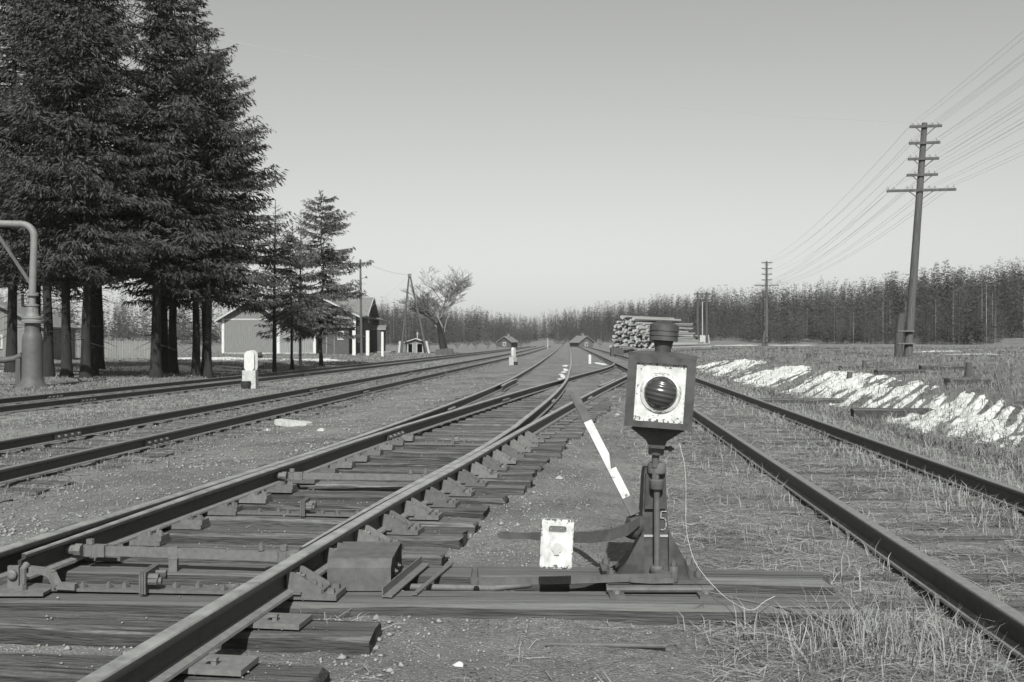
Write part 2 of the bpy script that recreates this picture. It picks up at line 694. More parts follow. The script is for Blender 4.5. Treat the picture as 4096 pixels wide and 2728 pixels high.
# ------------------------------------------------------------------ terrain
AZ = np.array([-1.5, -0.6, -0.3, -0.138, -0.087, -0.037, 0.0, 0.023, 0.038, 0.063, 0.10, 0.139, 0.176, 0.20, 0.24, 0.31, 0.36, 0.40, 0.44, 0.478, 0.514, 0.8, 1.6])
SKY_T = np.array([.06, .062, .040, .0374, .0357, .0324, .0291, .0266, .0299, .0324, .0374, .0424, .0462, .0492, .0475, .0500, .0550, .0638, .0688, .0726, .0768, .085, .085])
FD = np.array([190, 200, 215, 240, 270, 330, 390, 420, 400, 370, 330, 290, 255, 235, 215, 190, 178, 168, 160, 155, 150, 140, 140.])


def hill(x, y):
    az = np.where(y > 30, x / np.maximum(y, 30), x / 30.0)
    D = np.interp(az, AZ, FD)
    S = np.interp(az, AZ, SKY_T)
    top = np.maximum(S * (D + 90) + CAM_Z - 12.0 - 0.7, 0)
    return np.clip((y - D) / 90.0, 0, 1.4) * top


def gz(x, y, rough=True):
    x = np.asarray(x, float)
    y = np.asarray(y, float)
    x, y = np.broadcast_arrays(x, y)
    yy = np.clip(y, -6, 240)
    ls, r1 = LS(yy), R1(yy)
    rs = np.minimum(np.where(yy > 24, LS(yy) + G + np.maximum(0, RS(np.minimum(yy, 54)) - LS(yy) - G) * 1.0, RS(yy)), r1 - 1.0)
    rs = np.where(yy > 50, ls + G, rs)
    rs = np.minimum(rs, r1 - 1.0)
    a, b = A2(yy) - G / 2, B2(yy) - G / 2
    rz = -0.117 + 0.067 * sstep(14, 44, yy)
    k = [(a - 400, .30), (a - 60, .20), (a - 14, .08), (a - 5.5, .0), (a - 2.4, -.13), (a - 1.2, -.245), (a + 1.2, -.245), (a + 2.2, -.2),
         (b - 1.2, -.19), (b + 1.3, -.19), (np.maximum(ls - 1.9, b + 1.4), -.12), (np.maximum(ls - .65, b + 1.5), -.07), (rs + .5, -.07), (np.minimum(rs + 1.1, r1 - .9), -.06),
         (r1 - .8, rz), (r1 + G + .8, rz - .01), (r1 + G + 2.0, rz + .0), (r1 + G + 3.5, .34), (r1 + G + 9, .60), (r1 + G + 35, .68), (r1 + G + 600, .9)]
    out = np.full(x.shape, k[0][1], float)
    for (x0, z0), (x1, z1) in zip(k[:-1], k[1:]):
        x1 = np.maximum(x1, x0 + 0.02)
        t = np.clip((x - x0) / (x1 - x0), 0, 1)
        out = np.where(x >= x0, z0 + (z1 - z0) * t, out)
    out = out + hill(x, y)
    far = np.clip(1 - np.abs(x) / 200, 0, 1)
    if rough:
        n = (np.sin(x * 1.9 + y * 0.7) * np.sin(y * 1.3 - x * 0.6) * 0.016 + np.sin(x * 5.1 + 1.7 * np.sin(y * 2.3)) * np.sin(y * 4.7 + x) * 0.014
             + np.sin(x * 13.1 + y * 3.3) * np.sin(y * 11.7 - x * 4.1) * 0.006)
        off = np.clip((x - (r1 + G + 1.2)) / 2.0, 0, 1)
        lft = np.clip((a - 2.0 - x) / 3.0, 0, 1)
        n2 = np.sin(x * 0.8 + 2 * np.sin(y * 0.31)) * np.sin(y * 0.53 + 1.1) * 0.05
        # the bed of the turnout lies a little low and uneven between its sleepers
        bed = np.where((x > ls - .3) & (x < rs + .3) & (yy < 40), -0.012, 0) + .10 * sstep(17, 27, yy) * np.clip((x - ls + 1.2) / .6, 0, 1) * np.clip((r1 - .7 - x) / .6, 0, 1)
        dip = -0.085 * np.exp(-((x + 1.9) / .9) ** 2 - ((y - 5.75) / .22) ** 2) - 0.05 * np.exp(-((x - .0) / 1.2) ** 2 - ((y - 5.15) / .1) ** 2)
        out = out + n * far + n2 * (off + lft) + bed + dip
    return out


def gz1(x, y):
    return float(gz(np.array([x]), np.array([y]))[0])


def axis_pts(lo, hi, fine_lo, fine_hi, step, grow):
    mid = list(np.arange(fine_lo, fine_hi, step))
    s, q, up = step, fine_hi, []
    while q < hi:
        up.append(q)
        s *= grow
        q += s
    up.append(hi)
    s, q, dn = step, fine_lo, []
    while q > lo:
        s *= grow
        q -= s
        dn.append(max(q, lo))
    return np.array(sorted(set(dn + mid + up)))


gx = axis_pts(-900, 900, -6, 8, 0.075, 1.06)
gy = axis_pts(-8, 1600, 1.5, 9, 0.06, 1.028)
GX, GY = np.meshgrid(gx, gy)
GZ = gz(GX, GY)
nx_, ny_ = len(gx), len(gy)
idx = np.arange(nx_ * ny_).reshape(ny_, nx_)
quads = np.stack([idx[:-1, :-1], idx[:-1, 1:], idx[1:, 1:], idx[1:, :-1]], -1).reshape(-1, 4)
me = np_mesh('ground', np.stack([GX, GY, GZ], -1).reshape(-1, 3), quads, 'ground')
me.polygons.foreach_set('use_smooth', [True] * len(me.polygons))
ground = link('ground', me)
ground['kind'] = 'structure'

# ------------------------------------------------------------------ tracks
HEAD = [(-.030, 0), (.030, 0), (.035, -.007), (.034, -.034), (.010, -.047), (.008, -.075), (.010, -.116), (.054, -.128),
        (.057, -.14), (-.057, -.14), (-.054, -.128), (-.010, -.116), (-.008, -.075), (-.010, -.047), (-.034, -.034), (-.035, -.007)]
HEAD = HEAD[::-1]


def ysteps(y0, y1):
    ys, y = [], y0
    while y < y1:
        ys.append(y)
        y += 0.35 if y < 15 else (0.8 if y < 45 else 4.0)
    return ys + [y1]


def rail_part(parent, name, fx, top, y0, y1, prof=HEAD, label=None, shiny=True):
    pts = [(float(fx(y)), y, float(top(y)) if callable(top) else top) for y in ysteps(y0, y1)]
    mb = MB()
    if callable(prof):
        n = len(HEAD)
        for i, p in enumerate(pts):
            d = Vector(pts[min(i + 1, len(pts) - 1)]) - Vector(pts[max(i - 1, 0)])
            d.z = 0
            d.normalize()
            s = Vector((d.y, -d.x, 0))
            mb.v += [tuple(Vector(p) + s * x + Vector((0, 0, z))) for x, z in prof(p[1])]
        for i in range(len(pts) - 1):
            for k in range(n):
                a, b = i * n + k, i * n + (k + 1) % n
                mb.f.append((b, a, a + n, b + n))
        mb.f.append(tuple(range(n)))
        mb.f.append(tuple(range(len(pts) * n - 1, (len(pts) - 1) * n - 1, -1)))
        mb.mi = [0] * len(mb.f)
    else:
        mb.sweep(prof, pts)
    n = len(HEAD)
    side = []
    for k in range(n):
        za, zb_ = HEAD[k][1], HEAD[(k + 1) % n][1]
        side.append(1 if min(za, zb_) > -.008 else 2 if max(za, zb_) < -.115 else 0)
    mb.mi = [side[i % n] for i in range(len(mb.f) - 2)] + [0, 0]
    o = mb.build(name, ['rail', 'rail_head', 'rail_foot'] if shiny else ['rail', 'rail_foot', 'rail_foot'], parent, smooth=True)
    if label:
        o['label'] = label
    return o


def sleeper_mesh(name, m, seed, L=2.7, W=0.25, Hh=0.16):
    """worn timber along X, top at z = 0"""
    r = random.Random(seed)
    nx = 9
    vs, fs = [], []
    for i in range(nx + 1):
        x = -L / 2 + L * i / nx
        e = 0.006 if 0 < i < nx else 0.0
        dz = r.uniform(-.006, .004)
        dw = r.uniform(-.009, .009)
        dx = r.uniform(-.02, .02) if i in (0, nx) else 0
        b = 0.018 + r.uniform(-.006, .01)
        prof = [(-W / 2 + dw, -Hh), (-W / 2 + dw, -b * 1.2), (-W / 2 + b + dw, dz - r.uniform(0, .004)), (0, dz + r.uniform(-.003, .002)),
                (W / 2 - b + dw, dz - r.uniform(0, .004)), (W / 2 + dw, -b * 1.2), (W / 2 + dw, -Hh)]
        for k, (y, z) in enumerate(prof):
            xe = dx + (r.uniform(-.03, .012) if i in (0, nx) and 0 < k < 6 else 0)
            vs.append((x + xe, y, z))
    n = 7
    for i in range(nx):
        for k in range(n - 1):
            a = i * n + k
            fs.append((a, a + 1, a + n + 1, a + n))
    fs.append(tuple(range(n)))
    fs.append(tuple(range((nx + 1) * n - 1, nx * n - 1, -1)))
    mb = MB()
    mb.add(vs, fs)
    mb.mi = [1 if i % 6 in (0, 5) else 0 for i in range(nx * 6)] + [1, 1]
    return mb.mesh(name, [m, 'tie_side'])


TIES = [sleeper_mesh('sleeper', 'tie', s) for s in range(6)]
tie_objs = []


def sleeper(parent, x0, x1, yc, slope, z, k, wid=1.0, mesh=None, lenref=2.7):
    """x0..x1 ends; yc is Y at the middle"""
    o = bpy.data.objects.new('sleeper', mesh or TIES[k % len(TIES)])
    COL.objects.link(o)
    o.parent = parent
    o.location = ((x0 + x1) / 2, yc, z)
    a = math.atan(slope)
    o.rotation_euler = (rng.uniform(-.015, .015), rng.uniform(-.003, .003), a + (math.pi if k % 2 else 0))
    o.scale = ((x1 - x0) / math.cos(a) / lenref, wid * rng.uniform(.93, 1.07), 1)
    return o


turn = thing('railway_turnout', 'railway points with weathered timber sleepers, splitting into two curving tracks beside the lamp stand',
             'railway points')


def li_prof(y):
    k = float(sstep(4.9, 8.0, y))
    xl = 0.012 * (1 - k) - 0.035 * k
    dz = -0.010 * (1 - k)
    o = []
    for x, z in HEAD:
        if z > -0.046 and x < 0.0:
            x = max(x, xl) if k < 1 else x
        if z > -0.046:
            z = z + dz * (1 if z > -.02 else 0)
        if z < -0.11 and x < 0:
            x = max(x, -0.057 * k - 0.012 * (1 - k))
        o.append((x, z))
    return o


def ri_prof(y):
    k = float(sstep(4.9, 8.5, y))
    xr = -0.012 * (1 - k) + 0.033 * k
    o = []
    for x, z in HEAD:
        if z > -0.046 and x > 0.0:
            x = min(x, xr)
        if z > -0.046:
            z -= 0.006 * (1 - k)
        if z < -0.11 and x > 0:
            x = min(x, 0.057 * k + 0.008 * (1 - k))
        o.append((x, z))
    return o


rail_part(turn, 'stock_rail', LS, T_TOP, -3, 260)
rail_part(turn, 'stock_rail', RS, T_TOP, -3, 54)
rail_part(turn, 'switch_blade', LI, T_TOP - .001, 5.065, 12.2, li_prof, 'switch blade standing open from its stock rail')
rail_part(turn, 'switch_blade', RI, T_TOP - .001, 5.2, 12.2, ri_prof, 'switch blade closed against its stock rail')
rail_part(turn, 'closure_rail', LI, T_TOP, 12.23, 48.6)
rail_part(turn, 'closure_rail', RI, T_TOP - .0015, 12.23, 260)
rail_part(turn, 'check_rail', lambda y: LS(y) + .115 + .05 * abs((y - 26) / 2.2) ** 4, T_TOP - .004, 24, 28.2)
rail_part(turn, 'check_rail', lambda y: RS(y) - .115 - .05 * abs((y - 26) / 2.2) ** 4, T_TOP - .004, 24, 28.2)

# turnout sleepers: bearers of the stand first
BEAR = sleeper_mesh('sleeper', 'sawn', 77, 2.7, 0.27, 0.22)


def lin(y):
    return -0.057 - 0.073 * float(sstep(5.6, 7.2, y)) if y > 4.7 else -0.12


yk = [0.85, 1.45, 2.03, 2.61, 3.20, 3.78, 4.37]
yk += [5.93 + .525 * i for i in range(60) if 5.93 + .525 * i < 36]
sleeper(turn, -3.15, 1.65, 4.845, -.045, 0.0, 0, 1.0, BEAR).location.z = 0.002
sleeper(turn, -3.15, 1.68, 5.42, -.057, 0.0, 2, 1.0, BEAR)
tie_y = []
for i, y in enumerate(yk):
    s = lin(y)
    if y > 7:
        s = -float((LS(y + .3) - LS(y - .3) + RS(y + .3) - RS(y - .3)) / 1.2)
    x0, x1 = float(LS(y)) - .55, float(RS(y)) + .55 + rng.uniform(-.06, .05)
    xm = (x0 + x1) / 2
    ym = y + s * (xm - float(RS(y)))
    sleeper(turn, x0, x1, ym, s, 0.0 + rng.uniform(-.008, .004), i)
    tie_y.append((y, s))
for i in range(26):                      # plain sleepers of the two tracks beyond the frog
    y = 36.2 + i * .56
    s = -float(LS(y + .5) - LS(y - .5))
    sleeper(turn, float(LS(y)) - .55, float(LS(y)) + G + .5, y, s, -.004, i)
    if y < 47:
        s = -float(RS(y + .5) - RS(y - .5))
        sleeper(turn, max(float(RS(y)) - G - .5, float(LS(y)) + G + .55), float(RS(y)) + .5, y, s, -.004, i + 3)

# rail braces on the outer side of the right-hand stock rail
def brace_mesh():
    mb = MB()
    mb.box((.135, 0, .0165), (.25, .17, .027))
    for y in (-.068, .068):
        mb.prism([(.012, .03), (.185, .03), (.185, .052), (.05, .128), (.012, .132)], y - .006, y + .006)
    mb.box((.02, 0, .085), (.012, .12, .07))
    mb.box((.125, 0, .038), (.13, .12, .016))
    mb.tube([(.012, .02, .092), (.055, .02, .092)], .019, 6)
    mb.tube([(.05, .02, .092), (.075, .02, .092)], .011, 6)
    mb.box((.045, 0, .0345), (.09, .2, .008))
    return mb.mesh('rail_brace', 'iron')


BRACE = brace_mesh()
mb = MB()
mb.bolt((0, 0, 0), (0, 0, 1), .019, .026, 6, .014)
BOLT = mb.mesh('bolt', 'iron')
mb = MB()
mb.box((0, 0, .012), (.034, .034, .024), taper=.9)
SCREW = mb.mesh('coach_screw', 'iron')


def place(mesh, name, parent, loc, rz=0, scale=1.0):
    o = bpy.data.objects.new(name, mesh)
    COL.objects.link(o)
    o.parent = parent
    o.location = loc
    o.rotation_euler = (0, 0, rz)
    if scale != 1.0:
        o.scale = (scale,) * 3
    return o


brace_at = [4.845, 5.41] + [y for y, s in tie_y if 5.8 < y < 12.5]
for i, y in enumerate(brace_at):
    a = -math.atan(.145) + rng.uniform(-.05, .05)
    b = place(BRACE, 'rail_brace', turn, (float(RS(y)), y, .002), a)
    for bx, by in ((.115, -.03), (.115, .03), (.155, .0)):
        place(BOLT, 'bolt', b, (bx, by, .045), rng.random(), .85 if bx < .15 else .7)
    for bx, by in ((.225, -.05), (.225, .045)):
        place(SCREW, 'coach_screw', b, (bx, by, .028), rng.uniform(-.3, .3))
# plates with spikes on the nearer sleepers
mb = MB()
mb.box((0.05, 0, .014), (.36, .17, .022))
mb.box((.105, -.035, .034), (.02, .02, .03))
mb.box((.092, -.035, .047), (.05, .026, .01))
PLATE = mb.mesh('tie_plate', 'iron')
for f in (RS, LS):
    for y, s in tie_y:
        if y < 4.5 or (12.5 < y < 24):
            place(PLATE, 'tie_plate', turn, (float(f(y)) + .03, y + (s * 0), .002), -math.atan(.14))
# slide chairs inside the left-hand stock rail, under the open blade
mb = MB()
mb.box((.13, 0, .0155), (.46, .15, .027))
mb.box((.285, 0, .042), (.15, .11, .03))
mb.box((.245, 0, .062), (.04, .10, .02))
CHAIR = mb.mesh('slide_chair', 'iron')
for y in [5.50] + [y for y, s in tie_y if 5.8 < y < 12.5]:
    yl = y + .21
    c = place(CHAIR, 'slide_chair', turn, (float(LS(yl)), yl - .02, .002), -math.atan(.13))
    for bx, by in ((.27, -.03), (.30, .03), (.34, -.02)):
        place(BOLT, 'bolt', c, (bx, by, .056), rng.random(), .8)
# fastenings inside the right-hand rail
for y in [4.845, 5.41] + [y for y, s in tie_y if 5.8 < y < 20]:
    for bx in (.12, .20):
        place(SCREW, 'coach_screw', turn, (float(RS(y)) - bx - .02, y + bx * .13 + rng.uniform(-.03, .03), .001), rng.random(), 1.2)

# stretcher rods and gauge bars
def rod_end(mb, p, d, s=1.0):
    d = Vector(d).normalized()
    p = Vector(p)
    mb.tube([p, p + d * .05 * s], .026 * s, 10)
    mb.tube([p + d * .05 * s, p + d * .09 * s], .034 * s, 8)
    mb.lathe([(.036 * s, -.028 * s), (.036 * s, .03 * s)], p + d * .135 * s, 12)
    mb.lathe([(.016 * s, .03 * s), (.022 * s, .034 * s), (.022 * s, .06 * s)], p + d * .135 * s, 8)


def stretcher(yl, yr, z, strap=True):
    a = Vector((float(LI(yl)) + .008, yl, z))
    b = Vector((float(RI(yr)) - .01, yr, z))
    d = (b - a).normalized()
    mb = MB()
    rod_end(mb, a, d)
    rod_end(mb, b, -d)
    mb.beam(a + d * .12, b - d * .12, .022, .052)
    for q in (a + d * .14, b - d * .14):
        mb.beam(q - d * .02, q + d * .09, .05, .062)
    mb.bolt(b - d * .26 + Vector((0, 0, .03)), (0, 0, 1), .02, .03)
    if strap:
        c = a + (b - a) * .45
        mb.box(c, (.05, .034, .066))
        mb.box(c + Vector((0, 0, -.06)), (.045, .028, .09))
    return mb.build('stretcher_rod', 'iron', turn)


stretcher(5.47, 5.27, .095)
stretcher(8.47, 8.34, .095, False)


def gauge_bar(y, s, xl, xr, z=.014):
    mb = MB()
    xr0 = float(RS(y))
    p = lambda x, dz=0, dy=0: Vector((x, y + s * (x - xr0) + dy, z + dz))
    mid = (xl + xr) / 2 + .05
    mb.beam(p(xl), p(mid - .006), .10, .014)
    mb.beam(p(mid + .006), p(xr), .10, .014)
    for e in (-.012, .0, .012):
        mb.box(p(mid + e, .05), (.009, .19, .105))
    for e, h in ((-.03, .05), (.03, .07), (.055, .05)):
        mb.tube([p(mid, h, -.05), p(mid + .05 + abs(e) * .5, h, -.05 + e * .2)], .018, 8)
        mb.tube([p(mid, h, .05), p(mid + .07, h, .05)], .014, 6)
    for e in (-.33, -.2, -.12, .13, .24, .38, .45):
        mb.bolt(p(mid + e, .006, rng.uniform(-.03, .03)), (0, 0, 1), .019, .02, 6, .008)
    return mb.build('gauge_bar', 'iron', turn)


gauge_bar(4.87, -.075, float(LS(5.0)) + .1, -1.14)
gauge_bar(tie_y[9][0], tie_y[9][1], float(LS(7.2)) + .1, float(RS(tie_y[9][0])) - .08)
gauge_bar(tie_y[18][0], tie_y[18][1], float(LS(12.0)) + .2, float(RS(tie_y[18][0])) - .12)

# locking hook and lug under the tip of the open blade
mb = MB()
t0 = Vector((float(LI(5.1)), 5.02, 0))
mb.box(t0 + Vector((.04, -.10, .065)), (.055, .02, .13))
mb.lathe([(.024, 0), (.024, .015), (.016, .02)], t0 + Vector((.04, -.112, .09)), 10, (R(90), 0, 0))
mb.tube([t0 + Vector((.085, -.10, .02)), t0 + Vector((.085, -.10, .115)), t0 + Vector((.088, -.07, .13))], .016, 8)
pts = [t0 + Vector(q) for q in ((.08, -.06, .105), (.17, -.07, .098), (.22, -.085, .085), (.245, -.10, .05), (.26, -.11, .034), (.35, -.12, .032))]
for a, b in zip(pts[:-1], pts[1:]):
    mb.beam(a, b + (b - a).normalized() * .008, .035, .03)
mb.box(t0 + Vector((.06, -.13, .012)), (.34, .14, .016))
mb.bolt(t0 + Vector((.1, -.14, .02)), (0, 0, 1), .02, .02)
mb.build('locking_hook', 'iron', turn)

# fishplated joints
def fishplate(parent, f, top, y, side, name='fishplate'):
    mb = MB()
    n = 4
    for i in range(3):
        y0, y1 = y - .36 + .24 * i, y - .36 + .24 * (i + 1)
        p0 = Vector((float(f(y0)) + side * .021, y0, top - .082))
        p1 = Vector((float(f(y1)) + side * .021, y1, top - .082))
        mb.beam(p0, p1, .02, .072)
    for i in range(4):
        yy = y - .27 + .18 * i
        mb.bolt((float(f(yy)) + side * .03, yy, top - .08), (side, -.1 * side, 0), .02, .024, 6, .012)
    return mb.build(name, 'iron', parent)


for f, y in ((LI, 12.21), (RI, 12.21), (LI, 19.6), (LS, 17.0), (RS, 20.2), (RI, 19.2), (LS, 30.0)):
    fishplate(turn, f, T_TOP, y, 1)

# metal cover over the drive rods, with its open end
cov = MB()
x0, x1, yf, yb = -.915, -.60, 4.93, 5.42
prof = [(yf, .0), (yf, .115), (yf + .055, .15), (yb - .02, .15), (yb, .13), (yb, .0)]
th = .006
n = len(prof)
vs = [(x0, y, z + .002) for y, z in prof] + [(x1, y, z + .002) for y, z in prof]
cy, cz = (yf + yb) / 2, 0
inn = [(y + (th if y < cy else -th), max(z - th, 0)) for y, z in prof]
vs += [(x0, y, z + .002) for y, z in inn] + [(x1, y, z + .002) for y, z in inn]
fs = []
for i in range(n - 1):
    fs += [(i, i + 1, i + 1 + n, i + n), (i + 2 * n, i + 3 * n, i + 1 + 3 * n, i + 1 + 2 * n), (i, i + 2 * n, i + 1 + 2 * n, i + 1),
           (i + n, i + 1 + n, i + 1 + 3 * n, i + 3 * n)]
cov.add(vs, fs)
cover = cov.build('rod_cover', 'cast')
cover['label'] = 'sheet iron cover with chamfered edge set over the point rods beside the braced rail'
cover['category'] = 'cover'
mb = MB()
mb.box((x1 - .03, cy + .03, .07), (.008, yb - yf - .12, .12))
for dy in (-.07, .06):
    mb.box((x1 - .015, cy + dy, .075), (.01, .035, .1), (0, R(8), R(5)))
    mb.bolt((x1 - .01, cy + dy, .06), (1, 0, 0), .016, .016)
mb.build('end_flap', 'cast', cover)

def bar_thing(name, label, cat, a, b, wx, wz, lip=0, m='iron'):
    mb = MB()
    mb.beam(a, b, wx, wz)
    if lip:
        a, b = Vector(a), Vector(b)
        d = (b - a).normalized()
        s = d.cross(Vector((0, 0, 1))).normalized()
        mb.beam(a - s * (wx / 2 + .003) + Vector((0, 0, lip / 2 - wz / 2)), b - s * (wx / 2 + .003) + Vector((0, 0, lip / 2 - wz / 2)), .006, lip)
    return tag(mb.build(name, m), label, cat)


bar_thing('angle_iron', 'rusty angle iron with a raised lip lying across two timbers beside the sheet iron cover', 'iron bar',
          (-.60, 4.80, .008), (-.475, 5.49, .012), .045, .007, .045)
bar_thing('iron_strip', 'narrow flat iron strip laid across the gap between the two bearer timbers', 'iron strip',
          (-.475, 4.85, .006), (-.335, 5.53, .008), .026, .008)

# throw rod between the bearers and the one from stand to points
mb = MB()
mb.tube([(-.95, 5.17, -.03), (-.1, 5.11, -.03), (.1, 5.08, -.0)], .017, 10)
mb.build('throw_rod', 'iron', turn, True)

# ------------------------------------------------------------------ the other tracks
def plain_track(name, label, f, top, y0, y1, tie_end, seed, group='plain tracks', first=1.0, sp=.58, ext=.55, shiny=False):
    t = thing(name, label, 'railway track')
    g = lambda y: f(y) - G
    rail_part(t, 'rail', f, top, y0, y1, shiny=shiny)
    rail_part(t, 'rail', g, top, y0, y1, shiny=shiny)
    y = first
    k = seed
    while y < tie_end:
        s = -float(f(y + .4) - f(y - .4)) / .8
        z = (float(top(y)) if callable(top) else top) - .165
        x1 = float(f(y))
        sleeper(t, x1 - G - ext, x1 + ext, y, s, z + rng.uniform(-.012, .006), k)
        for xr in (x1, x1 - G):
            for sd in (-1, 1):
                if rng.random() < .5:
                    continue
                place(SPIKE, 'spike', t, (xr + sd * .068, y + rng.uniform(-.05, .05), z + .002), rng.uniform(-.3, .3))
        k += 1
        y += sp * rng.uniform(.94, 1.06)
    return t


mb = MB()
mb.box((0, 0, .02), (.018, .018, .04))
mb.box((0, 0, .042), (.034, .026, .012))
SPIKE = mb.mesh('spike', 'iron')

tr_r = plain_track('railway_track', 'overgrown dark railed track running through dry grass below the snowy bank', R2, R_top, -3, 260, 30, 1)
tr_b = plain_track('railway_track', 'low track with pale rubble between its rails, next to the turnout', B2, B_TOP, -3, 260, 30, 3, first=6)
tr_a = plain_track('railway_track', 'low track running closest past the spruces and the water crane', A2, A_TOP, -3, 260, 34, 5, first=14)
for y in (9.2, 22.0, 37):
    fishplate(tr_b, B1, B_TOP, y + 4.8, 1)
    fishplate(tr_b, B2, B_TOP, y + 4.0, 1)
for y in (24.8, 42):
    fishplate(tr_a, A1, A_TOP, y, 1)
    fishplate(tr_a, A2, A_TOP, y - 1.5, 1)

# ------------------------------------------------------------------ the switch stand (hand lever with lamp)
SX, SY = 0.72, 4.95
stand = thing('switch_stand', 'dark iron hand lever stand painted with a 5, bolted to two long timbers', 'switch stand', (SX, SY, 0))
put = local(stand)
# base plate across the bearers, lugs in front
mb = MB()
mb.box((.0, .17, .038), (.50, .52, .022))
mb.box((0, -.085, .032), (.52, .03, .034))
mb.tube([(-.26, -.10, .03), (.26, -.10, .03)], .016, 8)
put(mb, 'base_plate', 'cast')
for sx in (-.215, .215):
    mb = MB()
    mb.box((sx, -.145, .012), (.075, .11, .018), bev=0)
    o = put(mb, 'lug', 'cast')
    mb = MB()
    mb.bolt((sx, -.15, .022), (0, 0, 1), .019, .013, 6, .004)
    put(mb, 'bolt', 'iron', parent=o)
for sx, sy in ((-.22, .08), (.22, .08), (-.22, .36), (.22, .36), (-.205, .22)):
    mb = MB()
    mb.bolt((sx, sy, .05), (0, 0, 1), .022, .03, 6, .012)
    put(mb, 'bolt', 'iron')
# column: a tapering cast shell, hollow towards the top front, with a flared skirt
def shell(stations, name, m, n=4):
    mb = MB()
    vs, fs = [], []
    for (z, x0, x1, y0, y1) in stations:
        vs += [(x0, y0, z), (x1, y0, z), (x1, y1, z), (x0, y1, z)]
    for i in range(len(stations) - 1):
        for k in range(4):
            a, b = i * 4 + k, i * 4 + (k + 1) % 4
            fs.append((a, b, b + 4, a + 4))
    fs += [(3, 2, 1, 0), tuple(range(len(vs) - 4, len(vs)))]
    mb.add(vs, fs)
    return put(mb, name, m)


shell([(.048, -.185, .175, .02, .30), (.075, -.165, .155, .03, .29), (.16, -.095, .095, .045, .25), (.235, -.072, .072, .05, .22), (.30, -.068, .066, .05, .20),
       (.56, -.056, .052, .055, .17), (.60, -.05, .05, .06, .16)], 'column', 'stand')
for sx in (-1, 1):
    mb = MB()
    mb.prism([(sx * .062, .30), (sx * .082, .26), (sx * .19, .06), (sx * .235, .05), (sx * .062, .05)], .015, .028)
    put(mb, 'skirt_rib', 'stand')
mb = MB()
mb.prism([(-.055, .40), (.05, .40), (.045, .575), (-.05, .575)], .03, .053)
put(mb, 'column_face', 'stand')
# bearing cap at the top, ring half way, vertical spindle in front
mb = MB()
mb.lathe([(.040, .575), (.046, .582), (.046, .622), (.040, .632), (.022, .636)], (.005, .03, 0), 20)
put(mb, 'bearing_cap', 'cast', True)
mb = MB()
mb.lathe([(.032, .505), (.034, .508), (.034, .548), (.030, .552)], (.0, .0, 0), 18)
mb.box((0, .03, .528), (.05, .06, .04))
put(mb, 'bearing_ring', 'cast', True)
mb = MB()
mb.lathe([(.0155, .10), (.0155, .505)], (0, 0, 0), 14)
mb.lathe([(.012, .552), (.012, .60)], (0, .0, 0), 12)
mb.lathe([(.03, .085), (.034, .09), (.034, .118), (.028, .125)], (0, 0, 0), 14)
put(mb, 'spindle', 'cast', True)
# crank and joint at the foot of the spindle
mb = MB()
mb.box((.035, -.03, .095), (.085, .05, .026), (0, 0, R(-25)))
mb.lathe([(.022, .055), (.024, .06), (.024, .125), (.020, .13)], (.075, -.045, 0), 12)
mb.lathe([(.016, .03), (.016, .055)], (.075, -.045, 0), 10)
mb.bolt((.075, -.045, .13), (0, 0, 1), .018, .02)
put(mb, 'crank', 'cast', True)
mb = MB()
pts = [(.075, -.05, .083), (.01, -.075, .083), (-.12, -.06, .078), (-.5, -.045, .062), (-.82, -.02, .05), (-.90, .0, .048)]
for a, b in zip(pts[:-1], pts[1:]):
    a, b = Vector(a), Vector(b)
    mb.beam(a, b + (b - a).normalized() * .004, .018, .036)
pts2 = [(.07, -.085, .07), (-.04, -.085, .068), (-.14, -.075, .072)]
for a, b in zip(pts2[:-1], pts2[1:]):
    mb.beam(a, b, .016, .024)
mb.lathe([(.028, .03), (.028, .066)], (-.905, .005, 0), 12)
mb.lathe([(.018, .066), (.018, .08), (.014, .11)], (-.905, .005, 0), 8)
put(mb, 'drive_rod', 'cast', True)

# the figure 5 and the painted band (thin strokes on the column face)
mb = MB()
sl = -.022
def colx(z):
    return .02
def stroke(a, b, w=.007):
    mb.beam((a[0], .0455, a[1]), (b[0], .0455, b[1]), .0025, w, up=(0, 1, 0))
five = [(.052, .385), (.028, .386), (.026, .352), (.045, .351), (.053, .335), (.052, .305), (.043, .292), (.028, .294)]
mbs = MB()
for a, b in zip(five[:-1], five[1:]):
    d = Vector((b[0] - a[0], 0, b[1] - a[1])).normalized() * .003
    mbs.beam(Vector((a[0], .046, a[1])) - d, Vector((b[0], .046, b[1])) + d, .004, .0065, up=(0, 1, 0))
put(mbs, 'painted_number', 'white_dim')
mb = MB()
mb.box((0, .0475, .262), (.138, .006, .011))
put(mb, 'painted_band', 'white_dim')

# operating lever with its hub, and the cast weight it carries
mb = MB()
mb.lathe([(.022, -.02), (.05, -.015), (.056, .02), (.05, .05), (.03, .06)], (-.085, .06, .31), 14, (0, R(-90), R(12)))
mb.lathe([(.03, 0), (.045, .01), (.04, .05), (.018, .075)], (-.10, .05, .285), 12, (R(35), R(-70), 0))
put(mb, 'lever_hub', 'stand', True)
lev = [(-.085, .0, .345, .040), (-.15, -.06, .315, .056), (-.24, -.11, .298, .056), (-.34, -.14, .292, .054), (-.45, -.155, .295, .050), (-.55, -.16, .299, .044), (-.64, -.16, .302, .030), (-.69, -.16, .303, .028),
       (-.74, -.16, .305, .034), (-.775, -.16, .306, .030), (-.79, -.16, .306, .012)]
mb = MB()
vs, fs = [], []
for (x, y, z, h) in lev:
    vs += [(x, y - .008, z - h / 2), (x, y + .008, z - h / 2), (x, y + .008, z + h / 2), (x, y - .008, z + h / 2)]
for i in range(len(lev) - 1):
    for k in range(4):
        a, b = i * 4 + k, i * 4 + (k + 1) % 4
        fs.append((a, b, b + 4, a + 4))
